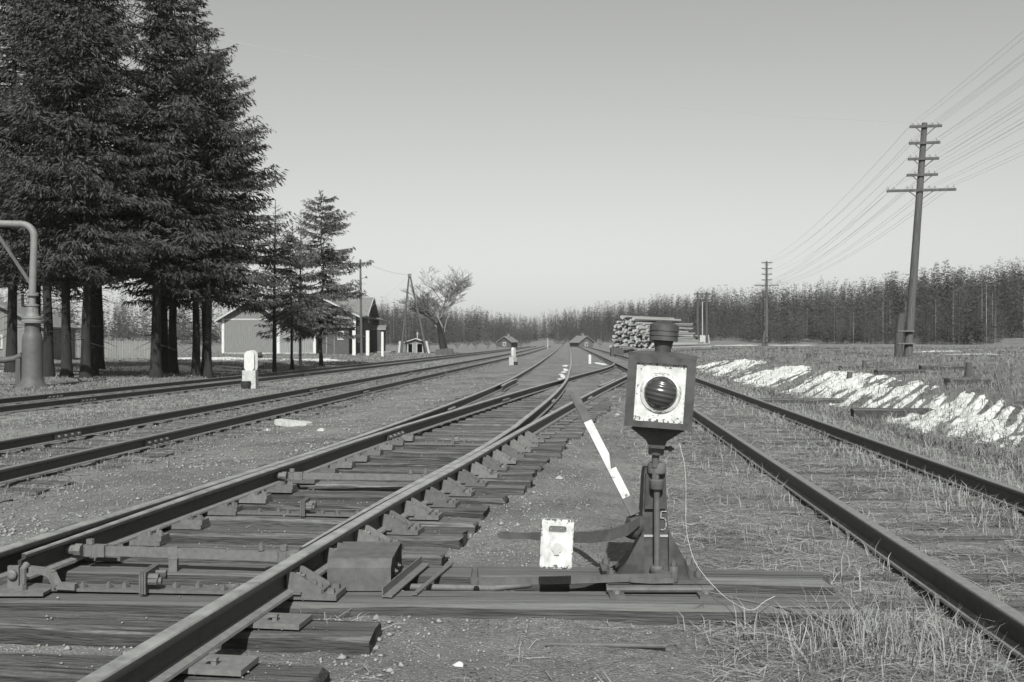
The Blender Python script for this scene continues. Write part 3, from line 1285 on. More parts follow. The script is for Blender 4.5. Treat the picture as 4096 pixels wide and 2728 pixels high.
fs += [(0, 1, 2, 3), tuple(range(len(vs) - 1, len(vs) - 5, -1))]
mb.add(vs, fs)
put(mb, 'lever', 'stand')


def rounded(w, h, r, n=5):
    out = []
    for cx, cz, a0 in ((w / 2 - r, h / 2 - r, 0), (-w / 2 + r, h / 2 - r, 90), (-w / 2 + r, -h / 2 + r, 180), (w / 2 - r, -h / 2 + r, 270)):
        for i in range(n):
            a = R(a0 + 90 * i / (n - 1))
            out.append((cx + r * math.cos(a), cz + r * math.sin(a)))
    return out


def ring_plate(mb, outer, inner, y0, y1):
    """plate with a hole: two loops of equal count"""
    n = len(outer)
    vs = [(x, y0, z) for x, z in outer] + [(x, y0, z) for x, z in inner] + [(x, y1, z) for x, z in outer] + [(x, y1, z) for x, z in inner]
    fs = []
    for i in range(n):
        j = (i + 1) % n
        fs += [(i, j, n + j, n + i), (2 * n + j, 2 * n + i, 3 * n + i, 3 * n + j), (j, i, 2 * n + i, 2 * n + j), (n + i, n + j, 3 * n + j, 3 * n + i)]
    mb.add(vs, fs)


mb = MB()
# bevelled block with a slot near its top
W_, H_ = .155, .232
sc = [(x, z + .069) for x, z in rounded(.086, .034, .012)]
ring_plate(mb, rounded(W_ - .012, H_ - .012, .012), sc, -.030, -.0255)
ring_plate(mb, rounded(W_, H_, .017), [(x * 1.0, z) for x, z in sc], -.0255, .022)
big = [(x, z) for x, z in rounded(.075, .03, .01)]
mb.lathe([(.030, 0), (.030, .004), (.024, .006)], (.0, -.030, -.012), 16, (R(90), 0, 0))
mb.box((0, -.033, -.035), (.024, .008, .03))
weight = put(mb, 'lever_weight', 'white_cast')
weight.location = (-.508, -.185, .272)
weight.rotation_euler = (R(-3), R(3.2), R(3))
mb = MB()
mb.lathe([(.020, 0), (.020, .003)], (.0, -.0355, -.012), 14, (R(90), 0, 0))
mb.box((0, -.0355, -.036), (.02, .005, .02))
o = put(mb, 'keyhole', 'white_dim', parent=weight)

# striped indicator arm leaning back from the hub
armA, armB = Vector((-.105, .02, .375)), Vector((-.395, .36, .965))
armv = armB - armA
arm = MB()
def arm_seg(t0, t1, w, off=0.0, th=.012):
    m_ = MB()
    a, b = armA + armv * t0, armA + armv * t1
    m_.beam(a + Vector((off, 0, 0)), b + Vector((off, 0, 0)), w, th, up=(0, -1, .3))
    return m_
o = put(arm_seg(0, .13, .052), 'arm_foot', 'stand')
put(arm_seg(.13, .75, .044), 'indicator_arm', 'white_arm')
put(arm_seg(.75, 1.0, .046), 'arm_tip', 'stand')
mb = MB()
a_, b_ = armA + armv * .36, armA + armv * .47
nrm = Vector((0, -1, .35)).normalized() * .0075
sd = armv.normalized().cross(nrm).normalized()
if sd.x < 0:
    sd = -sd
mb.add([a_ + sd * .023 + nrm, a_ + sd * -.006 + nrm, b_ + sd * .023 + nrm], [(0, 1, 2)])
mb.add([a_ + sd * .023 + nrm * .2, a_ + sd * -.006 + nrm * .2, b_ + sd * .023 + nrm * .2], [(2, 1, 0)])
put(mb, 'arm_stripe', 'stand')

# ------------------------------------------------------------------ the lamp on top
lamp = thing('switch_lamp', 'square dark metal points lamp with white flaking face and round bulging lens', 'signal lamp', (SX - .014, SY - .0, .535))
lamp.scale = (1.08, 1.08, 1.08)
lamp.rotation_euler = (0, R(3.8), R(-8.5))
put = local(lamp)
mb = MB()
mb.lathe([(.012, .0), (.012, .07), (.017, .072), (.017, .14)], (0, 0, 0), 14)
mb.lathe([(.033, .13), (.036, .134), (.036, .195), (.030, .205)], (0, 0, 0), 16)
mb.tube([(.03, -.01, .165), (.058, -.02, .165)], .009, 8)
mb.bolt((.058, -.02, .165), (1, -.3, 0), .014, .012)
put(mb, 'socket', 'cast', True)
mb = MB()
mb.prism([(-.125, .252), (.115, .252), (.045, .20), (.035, .165), (-.03, .165), (-.05, .20)], -.06, -.052)
mb.prism([(-.125, .252), (.115, .252), (.045, .20), (.035, .165), (-.03, .165), (-.05, .20)], .052, .06)
mb.box((0, 0, .258), (.23, .20, .014))
put(mb, 'bracket', 'stand')
BW, BH, BD, bz = .300, .318, .27, .424
mb = MB()
mb.box((0, .005, bz), (BW - .006, BD, BH - .006))
body = put(mb, 'body', 'stand')
fr = MB()
ring_plate(fr, [(BW / 2, BH / 2), (-BW / 2, BH / 2), (-BW / 2, -BH / 2), (BW / 2, -BH / 2)],
           [(.110, .128), (-.110, .128), (-.110, -.132), (.110, -.132)], -BD / 2 - .018, -BD / 2 + .012)
o = put(fr, 'face_frame', 'stand', parent=body)
o.location = (0, 0, bz)
mb = MB()
mb.box((0, 0, 0), (.25, .006, .286))
o = put(mb, 'face_plate', 'white_chip', parent=body)
o.location = (0, -BD / 2 - .003, bz)
mb = MB()
mb.lathe([(.092, 0), (.090, .006), (.075, .011), (.073, .005)], (0, 0, 0), 36, (R(90), 0, 0))
o = put(mb, 'lens_ring', 'white_chip', True, parent=body)
o.location = (.002, -BD / 2 - .006, bz - .002)
mb = MB()
prof = []
for i in range(15):
    a = R(90 * i / 14)
    prof.append((.072 * math.cos(a), .046 * math.sin(a)))
prof[-1] = (.0005, .046)
mb.lathe(prof, (0, 0, 0), 40, (R(90), 0, 0))
lens = put(mb, 'lens', 'lens', True, parent=body)
lens.location = (.002, -BD / 2 - .012, bz - .002)
mb = MB()
mb.box((0, .005, bz + BH / 2 + .006), (BW + .008, BD + .03, .012))
mb.prism([(-BW / 2 + .01, 0), (BW / 2 - .01, 0), (.08, .009), (-.08, .009)], -BD / 2 + .02, BD / 2 - .01,
         Matrix.Translation((0, .005, bz + BH / 2 + .012)))
put(mb, 'lid', 'stand')
zc = bz + BH / 2 + .016
mb = MB()
mb.lathe([(.036, 0), (.036, .01), (.047, .062)], (0, .005, zc), 20)
put(mb, 'chimney', 'stand', True)
mb = MB()
mb.lathe([(.062, .055), (.066, .058), (.064, .078), (.067, .080), (.065, .100), (.068, .102), (.066, .128), (.060, .133), (.02, .150), (.003, .152)], (0, .005, zc), 22)
put(mb, 'cowl', 'stand', True)

# pale cord from the lamp down to the grass
c0 = [(2710, 1735, 4.86), (2722, 1790, 4.84), (2738, 1860, 4.83), (2744, 1960, 4.83), (2743, 2080, 4.84), (2755, 2170, 4.84), (2790, 2265, 4.80), (2880, 2370, 4.66), (2950, 2420, 4.55),
      (3010, 2440, 4.5), (3060, 2405, 4.55), (3100, 2385, 4.6)]
pts = [at(*q) for q in c0]
sm = []
for i in range(len(pts) - 1):
    p0, p1, p2, p3 = pts[max(i - 1, 0)], pts[i], pts[i + 1], pts[min(i + 2, len(pts) - 1)]
    for k in range(5):
        t = k / 5
        sm.append(.5 * ((2 * p1) + (p2 - p0) * t + (2 * p0 - 5 * p1 + 4 * p2 - p3) * t * t + (3 * p1 - p0 - 3 * p2 + p3) * t**3))
sm.append(pts[-1])
for q in sm:
    q.z = max(q.z, gz1(q.x, q.y) + .004)
mb = MB()
mb.tube(sm, .0015, 5)
tag(mb.build('cord', 'cord'), 'thin pale cord hanging from under the points lamp down to the grass', 'cord')
# thicker dark wire trailing off the bearer
mb = MB()
pts = [Vector(q) for q in ((.95, 4.80, .03), (1.15, 4.68, .01), (1.3, 4.6, -.0), (1.38, 4.52, -.06), (1.36, 4.35, -.12), (1.25, 4.2, -.13), (1.1, 4.2, -.125), (.85, 4.35, -.06))]
for q in pts:
    q.z = max(q.z, gz1(q.x, q.y) + .006)
mb.tube(pts, .003, 5)
tag(mb.build('loose_wire', 'iron'), 'dark loose wire trailing off the end of the front bearer timber', 'wire')
# a length of pipe lying in front of the bearer
mb = MB()
mb.tube([at(2180, 2553, 4.25), at(2400, 2556, 4.24), at(2665, 2560, 4.2)], .011, 10)
o = mb.build('iron_rod', 'cast', None, True)
tag(o, 'straight iron rod half sunk in the ground in front of the bearer timbers', 'iron rod')
bb = sum((Vector(v.co) for v in o.data.vertices), Vector()) / len(o.data.vertices)
o.location.z = gz1(bb.x, bb.y) + .006 - bb.z

# ------------------------------------------------------------------ telegraph poles and wires
INS = MB()
INS.lathe([(.012, 0), (.012, .06)], (0, 0, 0), 6)
INS.lathe([(.045, .05), (.05, .09), (.035, .11), (.04, .14), (.02, .17)], (0, 0, 0), 8)
INS = INS.mesh('insulator', 'ceramic')


def telegraph_pole(base, top, label, stub=0, rz=-.17, mats='pole', group='telegraph poles', sc=1.0):
    base, top = Vector(base), Vector(top)
    t = thing('telegraph_pole', label, 'telegraph pole', base, 0, group)
    put = local(t)
    d = top - base
    mb = MB()
    mb.tube([-d.normalized() * .4, d * .35, d * .7, d], [.17, .155, .135, .11], 12)
    put(mb, 'pole', mats, True)
    L = d.length
    ax = Vector((math.cos(rz), math.sin(rz), 0))
    wires = []
    for k, (dz, wdt) in enumerate(((.16, 1.22), (.83, 1.18), (1.47, 1.18), (2.12, 1.18), (2.74, 2.64))):
        c = d * (1 - dz / L) + Vector((0, -.14, 0))
        mb = MB()
        mb.beam(c - ax * wdt / 2, c + ax * wdt / 2, .09, .10)
        arm = put(mb, 'crossarm', 'pole')
        mb = MB()
        for s in (-1, 1):
            mb.beam(c + ax * s * wdt * (.3 if wdt < 2 else .17) + Vector((0, .0, -.05)), c + Vector((0, .06, -.38)), .02, .03)
        put(mb, 'arm_brace', 'pole_dark')
        offs = (-.44, -.24, .24, .44) if wdt < 2 else (-1.25, -1.02, -.52, -.32, .32, .54, 1.02, 1.25)
        for j, o in enumerate(offs):
            o *= 1.15 if wdt < 2 else 1
            if (k, j) in ((1, 2), (3, 0)):
                continue
            q = c + ax * o * (.95 if wdt < 2 else 1) + Vector((0, 0, .05))
            place(INS, 'insulator', arm, q)
            wires.append((k, j, base + q + Vector((0, 0, .12))))
    if stub:
        s = Vector((-.42, -.1, 0))
        mb = MB()
        mb.tube([s + Vector((0, 0, -.4)), s + Vector((.05, 0, 1.0)), s + Vector((.16, 0, 1.75))], [.17, .165, .13], 10)
        put(mb, 'stub_post', 'pole_dark', True)
        mb = MB()
        for z in (.55, 1.05):
            mb.box((-.17, -.06, z), (.66, .42, .05), bev=0)
        put(mb, 'binding', 'iron')
    return t, wires


g1 = gz1(15.9, 40)
p1, w1 = telegraph_pole((15.9, 40, g1), (16.62, 40.1, 10.02), 'tall leaning five-armed telegraph pole braced by a stub post on the grass plain', 1)
g2 = gz1(28.9, 113)
p2, w2 = telegraph_pole((28.9, 113, g2), (28.95, 113.2, 10.3), 'five-armed telegraph pole standing upright before the far wood, next along the line', 1)


def wire(a, b, sag, r=.006, n=14):
    mb = MB()
    a, b = Vector(a), Vector(b)
    mb.tube([a.lerp(b, i / n) + Vector((0, 0, -sag * 4 * (i / n) * (1 - i / n))) for i in range(n + 1)], r, 3)
    o = mb.build('telegraph_wire', 'wire')
    return o


d2 = {(k, j): p for k, j, p in w2}
nxt = Vector((-11.5, -62, 0))
for k, j, p in w1:
    o = wire(p, p + nxt + Vector((0, 0, -.1)), .75, .0035)
    tag(o, 'thin wire running off overhead from the leaning telegraph pole', 'wire', 'overhead telegraph wires')
    if (k, j) in d2 and j % 2 == 0 or k == 4 and (k, j) in d2:
        o = wire(p, d2[(k, j)], .9, .005)
        tag(o, 'thin wire strung between the two five-armed telegraph poles', 'wire', 'wires between the poles')
o = wire(w1[0][2], at(900, 160, 36), .55, .008, 24)
tag(o, 'single thin wire crossing the open sky to the spruce tops', 'wire')

# twin pole with a white box
tp = thing('twin_pole', 'pair of dark poles joined by crossarms around a white post with white box', 'pole', (21.0, 110, gz1(21.0, 110)))
put = local(tp)
for x in (-.5, .5):
    mb = MB()
    mb.tube([(x, 0, -.4), (x, 0, 6.1)], [.15, .12], 8)
    put(mb, 'pole', 'pole_dark', True)
mb = MB()
mb.tube([(.02, -.1, -.2), (.02, -.1, 5.0)], [.06, .05], 8)
put(mb, 'white_post', 'white_dim')
for z in (5.85, 5.2):
    mb = MB()
    mb.beam((-.95, -.12, z), (.95, -.12, z), .09, .1)
    a = put(mb, 'crossarm', 'pole_dark')
    for x in (-.85, -.65, -.1, .1, .65, .85):
        place(INS, 'insulator', a, (x, -.12, z + .05))
mb = MB()
mb.box((.0, -.2, .65), (1.0 * .62, .3, 1.25), bev=.03)
put(mb, 'box', 'white_dim')
mb = MB()
mb.tube([(.85, 0, 0), (.72, .2, 1.3)], .06, 6)
put(mb, 'stay_post', 'white_dim')

# ------------------------------------------------------------------ station yard poles
yp = thing('yard_pole', 'slender pole with small lamp arm and two white stub posts before the station', 'pole', (-13.0, 86, gz1(-13.0, 86)))
put = local(yp)
mb = MB()
mb.tube([(0, 0, -.2), (-.05, 0, 4.2), (-.1, 0, 8.3)], [.12, .1, .08], 8)
put(mb, 'pole', 'pole', True)
mb = MB()
mb.beam((-.08, 0, 6.6), (.4, -.05, 6.75), .03, .03)
mb.lathe([(.05, 0), (.13, -.05), (.04, .14)], (.42, -.05, 6.72), 8)
put(mb, 'lamp_arm', 'pole_dark')
for x in (-.62, .55):
    mb = MB()
    mb.box((x, -.1, 1.0), (.28, .2, 2.3))
    put(mb, 'stub_post', 'white')

ap = thing('a_frame_pole', 'two-legged wooden pole tied at the top, white stubs at its feet, beside the low shed', 'pole', (-10.5, 102, gz1(-10.5, 102)))
put = local(ap)
for x, xt in ((-.85, -.03), (1.75, .03)):
    mb = MB()
    mb.tube([(x, 0, 0), (xt, 0, 8.0)], [.12, .08], 8)
    put(mb, 'leg', 'pole', True)
    mb = MB()
    mb.beam((x - (.2 if x < 0 else -.28), -.2, -.1), (x - (.1 if x < 0 else .02), -.2, 1.15), .22, .2)
    put(mb, 'stub_post', 'white_dim')
mb = MB()
mb.box((0, -.02, 7.9), (.35, .2, .3))
put(mb, 'binding', 'iron')
for a, b in ((Vector((-13.1, 86, 8.2)), Vector((-10.5, 102, 8.0))), (Vector((-13.1, 86, 6.9)), Vector((-15.2, 97, 4.2))), (Vector((-10.5, 102, 8.0)), Vector((-15, 100, 4.2)))):
    o = wire(a, b, .25, .01, 8)
    o.name = 'yard_wire'
    tag(o, 'thin slack wire strung about the station yard poles', 'wire', 'station yard wires')

for name, lab, x, y, h, wd in (('marker_post', 'tall square white post on the grass in front of the station porch', (1530 - 2048) / FPX * 82, 82, 2.05, .2),
                              ('marker_post', 'short white fouling post standing alone between the diverging tracks', (2359 - 2048) / FPX * 54, 54, .50, .14)):
    mb = MB()
    mb.box((0, 0, h / 2 - .1), (wd, wd, h + .2), taper=.93)
    o = mb.build(name, 'white')
    o.location = (x, y, gz1(x, y))
    tag(o, lab, 'post')


# ------------------------------------------------------------------ dwarf signals
def dwarf(x, y, label, s=1.0, rz=0.0):
    t = thing('dwarf_signal', label, 'signal', (x, y, gz1(x, y) - .02), rz, 'dwarf signals')
    t.scale = (s, s, s)
    put = local(t)
    mb = MB()
    mb.box((0, .03, .27), (.42, .34, .62), taper=.94)
    put(mb, 'base_block', 'concrete')
    mb = MB()
    mb.prism([(x_, z_ + .86) for x_, z_ in rounded(.30, .62, .14, 7)], -.10, .02)
    put(mb, 'head', 'white', True)
    mb = MB()
    mb.prism([(x_ + .06, z_ + .86) for x_, z_ in rounded(.34, .66, .16, 7)], .02, .10)
    put(mb, 'backplate', 'white_dim', True)
    for z in (1.02, .72):
        mb = MB()
        mb.lathe([(.075, 0), (.085, .17)], (.17, .10, z), 12, (0, R(80), R(30)))
        put(mb, 'hood', 'rubber', True)
    mb = MB()
    mb.lathe([(.10, 0), (.13, .04), (.14, .2), (.15, .21), (.15, .24)], (-.07, -.22, .02), 14)
    put(mb, 'cable_box', 'rubber', True)
    return t


dwarf(-7.95, 30.2, 'white two-lamp dwarf signal on a pale concrete block between the first two tracks')
o = dwarf((2053 - 2048) / FPX * 56, 56, 'slim white dwarf signal seen edge-on beside the diverging track', .86, R(60))

# far mast signal
mb = MB()
t = thing('mast_signal', 'thin pale signal mast with a dark lamp head beside the far bend', 'signal', ((2191 - 2048) / FPX * 190, 190, -.2))
put = local(t)
mb = MB(); mb.tube([(0, 0, 0), (0, 0, 2.1)], .09, 8); put(mb, 'mast', 'white_dim')
mb = MB(); mb.prism([(x_, z_ + 2.35) for x_, z_ in rounded(.42, .8, .2)], -.1, .1); put(mb, 'lamp_head', 'rubber')

# ------------------------------------------------------------------ water crane
wc = thing('water_crane', 'old iron water crane with bulky column and swing spout beside the spruces', 'water crane', (-13.97, 29, gz1(-13.97, 29) - .03))
put = local(wc)
z0 = -wc.location.z
mb = MB()
mb.lathe([(.44, 0), (.42, .05), (.33, .14), (.29, .3), (.285, 1.0), (.28, 1.4), (.25, 1.55), (.20, 1.64), (.20, 1.86)], (0, 0, 0), 26)
put(mb, 'column', 'hydrant', True)
mb = MB()
mb.lathe([(.20, 1.86), (.30, 1.88), (.305, 1.95), (.27, 1.97), (.27, 2.0), (.29, 2.01), (.285, 2.06), (.19, 2.08), (.16, 2.2), (.15, 2.36), (.18, 2.37), (.18, 2.42), (.10, 2.44), (.10, 2.66), (.17, 2.67), (.17, 2.73), (.10, 2.75)], (0, 0, 0), 24)
put(mb, 'swivel', 'hydrant_light', True)
mb = MB()
for a in range(0, 360, 60):
    x, y = .15 * math.cos(R(a)), .15 * math.sin(R(a))
    mb.tube([(x, y, 2.06), (x, y, 2.4)], .016, 6)
    mb.bolt((.145 * math.cos(R(a)), .145 * math.sin(R(a)), 2.73), (0, 0, 1), .025, .03)
put(mb, 'tie_bolts', 'iron')
mb = MB()
pts = [(0, 0, 2.7), (0.02, 0, 3.4), (.05, 0, 4.2)]
for i in range(8):
    a = R(90 * i / 7)
    pts.append((.05 - .38 + .38 * math.cos(a), 0, 4.4 + .36 * math.sin(a)))
pts += [(-1.2, 0, 4.78), (-2.4, 0, 4.82), (-2.9, 0, 4.7), (-3.05, 0, 4.35)]
mb.tube(pts, [.105, .1, .095] + [.1] * 8 + [.105, .1, .1, .12], 16)
put(mb, 'spout_pipe', 'hydrant_light', True)
mb = MB()
mb.beam((-.05, -.03, 3.05), (-1.15, -.03, 4.7), .05, .09)
put(mb, 'stay', 'hydrant')
mb = MB()
mb.tube([(-.25, -.1, .95), (-.45, -.12, .85), (-.75, -.14, .80), (-1.3, -.16, .82), (-2.2, -.2, .95)], .09, 10)
put(mb, 'drain_pipe', 'hydrant', True)
mb = MB()
mb.box((-.33, -.12, .4), (.16, .16, .9), taper=.85)
put(mb, 'pipe_support', 'pole_dark')

# ------------------------------------------------------------------ buildings
def gable_house(t, x0, x1, y0, y1, zb, eave, peak, px=None, wall='plank', roofm='roof', over=.55, corner=True, fas='white_dim', sp=.16, rotY=0.0):
    """gable end faces -Y; parts parented to t (world coordinates relative to t at origin)"""
    put = local(t)
    xm = px if px is not None else (x0 + x1) / 2
    sl = lambda x: peak - (peak - eave) * abs(x - xm) / ((x1 - xm) if x > xm else (xm - x0))
    mb = MB()
    mb.prism([(x0, zb - .3), (x1, zb - .3), (x1, eave), (xm, peak), (x0, eave)], y0, y1)
    put(mb, 'wall', wall)
    bat = MB()
    n = int((x1 - x0) / sp)
    for i in range(1, n):
        x = x0 + (x1 - x0) * i / n
        bat.box((x, y0 - .012, (zb + .15 + sl(x)) / 2 - .05), (.045, .022, sl(x) - zb - .25))
    n = int((y1 - y0) / sp)
    for i in range(1, n):
        y = y0 + (y1 - y0) * i / n
        bat.box((x1 + .012, y, (zb + .15 + eave) / 2), (.022, .045, eave - zb - .2))
    b = put(bat, 'board_battens', wall)
    b['kind'] = 'stuff'
    for s in (-1, 1):
        xe = x1 if s > 0 else x0
        k = (peak - eave) / abs(xe - xm)
        mb = MB()
        a = Vector((xm, 0, peak + .10))
        e = Vector((xe + s * over, 0, eave - k * over + .10))
        poly = [(a.x, a.z), (e.x, e.z), (e.x, e.z - .10), (a.x, a.z - .10)]
        mb.prism(poly, y0 - over, y1 + over * .6)
        put(mb, 'roof', roofm)
        mb = MB()
        mb.prism([(a.x, a.z + .01), (e.x + s * .01, e.z + .01), (e.x + s * .01, e.z - .16), (a.x, a.z - .16)], y0 - over - .05, y0 - over - .004)
        put(mb, 'fascia', fas)
    if corner:
        for x in (x0 + .08, x1 - .08):
            mb = MB()
            mb.box((x, y0 - .03, (zb + eave) / 2), (.22, .06, eave - zb))
            put(mb, 'corner_board', 'white')
        mb = MB()
        mb.box((x1 + .03, y0 + .08, (zb + eave) / 2), (.06, .22, eave - zb))
        put(mb, 'corner_board', 'white')
    return sl


def wall_window(t, c, wdt, h, face='y', mull=True):
    put = local(t)
    mb = MB()
    sz = (wdt, .07, h) if face == 'y' else (.07, wdt, h)
    f = MB()
    for s in (-1, 1):
        if face == 'y':
            f.box(Vector(c) + Vector((s * wdt / 2, 0, 0)), (.12, .08, h + .12))
            f.box(Vector(c) + Vector((0, -.002, s * h / 2)), (wdt - .12, .08, .12))
        else:
            f.box(Vector(c) + Vector((0, s * wdt / 2, 0)), (.08, .12, h + .12))
            f.box(Vector(c) + Vector((.002, 0, s * h / 2)), (.08, wdt - .12, .12))
    if face == 'y':
        f.box(Vector(c) + Vector((0, -.01, 0)), (.05, .06, h - .1))
    else:
        f.box(Vector(c) + Vector((.01, 0, 0)), (.06, .05, h - .1))
    o = put(f, 'window_frame', 'white_dim')
    mb.box(c, (wdt - .1, .05, h - .1) if face == 'y' else (.05, wdt - .1, h - .1))
    put(mb, 'pane', 'glass', parent=o)


zb = .08
barn = thing('barn', 'grey vertical-boarded barn with white corner boards and a lean-to wing', 'barn')
gable_house(barn, -26.2, -21.05, 90, 96.5, zb, 3.3, 4.85, wall='plank')
put = local(barn)
mb = MB()
mb.prism([(-21.04, zb - .3), (-17.77, zb - .3), (-17.77, 2.3), (-21.04, 3.0)], 90.05, 95.2)
put(mb, 'lean_to', 'plank')
mb = MB()
for i in range(1, 20):
    x = -21.04 + 3.27 * i / 20
    z = 3.0 - .7 * i / 20
    mb.box((x, 90.04, (zb + z) / 2), (.045, .022, z - zb - .1))
o = put(mb, 'board_battens', 'plank')
o['kind'] = 'stuff'
mb = MB()
mb.prism([(-21.04, 3.12), (-17.3, 2.32), (-17.3, 2.22), (-21.04, 3.02)], 89.6, 95.6)
put(mb, 'lean_to_roof', 'roof')
mb = MB()
mb.box((-17.85, 90.02, 1.15), (.24, .07, 2.2))
put(mb, 'corner_board', 'white')
mb = MB()
mb.box((-23.6, 89.985, 3.2), (5.0, .04, .12))
mb.box((-22.0, 89.98, .12), (8.4, .06, .12))
put(mb, 'trim_board', 'white_dim')

st = thing('station_house', 'dark wooden station house with cross gable, chimney and arched porch facing the tracks', 'house')
gable_house(st, -22.4, -15.0, 95, 112.5, zb, 3.78, 5.6, wall='plank_dark', sp=.2, corner=False)
put = local(st)
mb = MB()
mb.box((-15.02, 94.96, 2.2), (.24, .09, 3.2))
put(mb, 'corner_board', 'white')
mb = MB()
mb.prism([(-19.5, 3.0), (-15.15, 3.0), (-15.15, 3.72), (-18.0, 5.0)], 94.94, 94.985)
put(mb, 'gable_boards', 'plank')
# cross gable towards the tracks
m = Matrix.Translation((0, 103, 0)) @ Matrix.Rotation(R(-90), 4, 'Z')
mb = MB()
rot = Matrix.Rotation(R(90), 4, 'Z')
def xprism(poly, xa, xb):
    """polygon in YZ extruded along X"""
    n = len(poly)
    vs = [(xa, y, z) for y, z in poly] + [(xb, y, z) for y, z in poly]
    fs = [tuple(range(n)), tuple(range(2 * n - 1, n - 1, -1))] + [((i + 1) % n, i, i + n, (i + 1) % n + n) for i in range(n)]
    b = MB()
    b.add(vs, fs)
    return b
put(xprism([(99.6, zb), (106.4, zb), (106.4, 3.9), (103, 5.45), (99.6, 3.9)], -18.5, -14.86), 'cross_gable_wall', 'plank_dark')
for s in (-1, 1):
    put(xprism([(103, 5.75), (103 + s * 4.2, 3.84), (103 + s * 4.2, 3.74), (103, 5.65)], -18.7, -14.3), 'cross_roof', 'roof')
    put(xprism([(103, 5.78), (103 + s * 4.22, 3.86), (103 + s * 4.22, 3.66), (103, 5.58)], -14.296, -14.24), 'fascia', 'white_dim')
wall_window(st, (-14.83, 103, 3.7), .8, 1.0, 'x')
for y in (97, 98.9, 110.5):
    wall_window(st, (-14.98 if y < 99 or y > 107 else -14.84, y, 1.9), .9, 1.5, 'x')
mb = MB()
mb.box((-18.2, 105, 5.9), (.62, .62, 1.5))
mb.box((-18.2, 105, 6.68), (.74, .74, .16))
put(mb, 'chimney', 'brick')
mb = MB()
mb.box((-14.3, 106.6, 1.2), (1.05, 3.6, 2.4))
por = put(mb, 'porch', 'plank_dark')
mb = MB()
for i in range(12):
    mb.box((-13.765, 104.95 + i * .3, 1.25), (.03, .06, 2.3))
o = put(mb, 'board_battens', 'plank', parent=por)
o['kind'] = 'stuff'
arc = [(106.6 + 1.5 * math.cos(R(a)) * 1.25, 2.4 + .55 * math.sin(R(a))) for a in range(0, 181, 20)]
put(xprism(arc, -15.0, -13.3), 'porch_canopy', 'roof', parent=por)
mb = MB()
mb.box((-13.6, 106.6, .05), (1.8, 4.2, .2))
put(mb, 'porch_step', 'plank')

shed = thing('lean_shed', 'low dark boarded shed with flat roof against the station gable', 'shed')
put = local(shed)
mb = MB(); mb.box((-16.15, 92.6, 1.25), (2.5, 3.6, 2.5)); put(mb, 'wall', 'plank_dark')
mb = MB()
for i in range(14):
    mb.box((-17.4 + 2.5 * i / 14 + .09, 90.785, 1.2), (.05, .03, 2.3))
for i in range(18):
    mb.box((-14.885, 90.9 + 3.5 * i / 18, 1.2), (.03, .05, 2.3))
o = put(mb, 'board_battens', 'plank_dark'); o['kind'] = 'stuff'
mb = MB(); mb.box((-16.15, 92.55, 2.56), (3.0, 4.2, .12), (0, R(2), 0)); put(mb, 'roof', 'roof')
wall_window(shed, (-15.6, 90.77, 1.75), .5, .7, 'y')
for x in (-16.9, -16.2):
    mb = MB(); mb.box((x, 90.76, 1.25), (.08, .03, 2.4)); put(mb, 'door_post', 'plank')

# low well-house with two openings
cel = thing('low_shed', 'tiny pale-roofed shed with two dark openings, on a grassy mound by the forked tree', 'shed', (-10.05, 104, gz1(-10, 104) - .02))
put = local(cel)
for a, b, c in ((-1.0, 0, .18), (-.1, 0, .42), (.92, 0, .30)):
    mb = MB(); mb.box((a + (.04 if a < 0 else -.06), 0, .52), (c, .1, 1.1)); put(mb, 'wall', 'plank')
mb = MB(); mb.prism([(-1.05, .95), (1.05, .95), (1.05, 1.05), (0, 1.4), (-1.05, 1.05)], -.06, 1.6); put(mb, 'gable', 'plank')
mb = MB(); mb.box((0, 1.5, .5), (2.05, .1, 1.0)); mb.box((-1.02, .75, .5), (.06, 1.5, 1.0)); mb.box((1.02, .75, .5), (.06, 1.5, 1.0)); put(mb, 'wall', 'plank_dark')
for s in (-1, 1):
    mb = MB(); mb.prism([(0, 1.55), (s * 1.25, 1.14), (s * 1.25, 1.05), (0, 1.46)], -.35, 1.8); put(mb, 'roof', 'white_dim')
for x in (-.82, -.32, .12, .72):
    mb = MB(); mb.box((x, -.07, .52), (.07, .04, 1.05)); put(mb, 'door_frame', 'white_dim')
mb = MB(); mb.box((0, -.15, .0), (2.4, .3, .1)); put(mb, 'sill', 'white_dim')
mb = MB(); mb.lathe([(.05, 1.5), (.05, 1.9), (.12, 1.95), (.03, 2.2)], (.1, .7, 0), 8); put(mb, 'vent_pipe', 'white_dim')

# broken earth ramp beside it
mb = MB()
mb.prism([(-1.0, -.2), (.9, -.2), (.7, .62), (.2, .66), (-.9, .55)], -.6, .9)
o = mb.build('earth_ramp', 'dirt')
o.location = (-6.65, 99, gz1(-6.65, 99))
tag(o, 'dark square-ended earth bank with a plank lip at the foot of the forked tree', 'bank')

# distant cottages
def cottage(name, label, x, y, wd, eave, peak, wall, dep=4, rz=0):
    t = thing(name, label, 'cottage', (x, y, gz1(x, y)), rz)
    gable_house(t, -wd / 2, wd / 2, 0, dep, 0, eave, peak, wall=wall, corner=False, over=.3, sp=.35, fas='roof')
    wall_window(t, (0, -.03, eave * .55), .6, .7, 'y')
    put = local(t)
    mb = MB(); mb.box((.2, dep / 2, peak + .25), (.45, .45, .7)); put(mb, 'chimney', 'brick')
    return t


cottage('cottage', 'little gabled cottage half hidden in brush left of the far bend', (2018 - 2048) / FPX * 205, 205, 2.9, 1.2, 2.2, 'plank_dark', rz=R(-20))
cottage('cottage', 'small log cottage with broken roof line at the head of the right-hand siding', (2345 - 2048) / FPX * 205, 205, 3.4, 1.1, 2.3, 'plank_dark', rz=R(25))
cottage('cottage', 'boarded grey cottage with white window behind the water crane', -29.5, 57, 5.2, 2.0, 3.3, 'plank', 5, R(4))

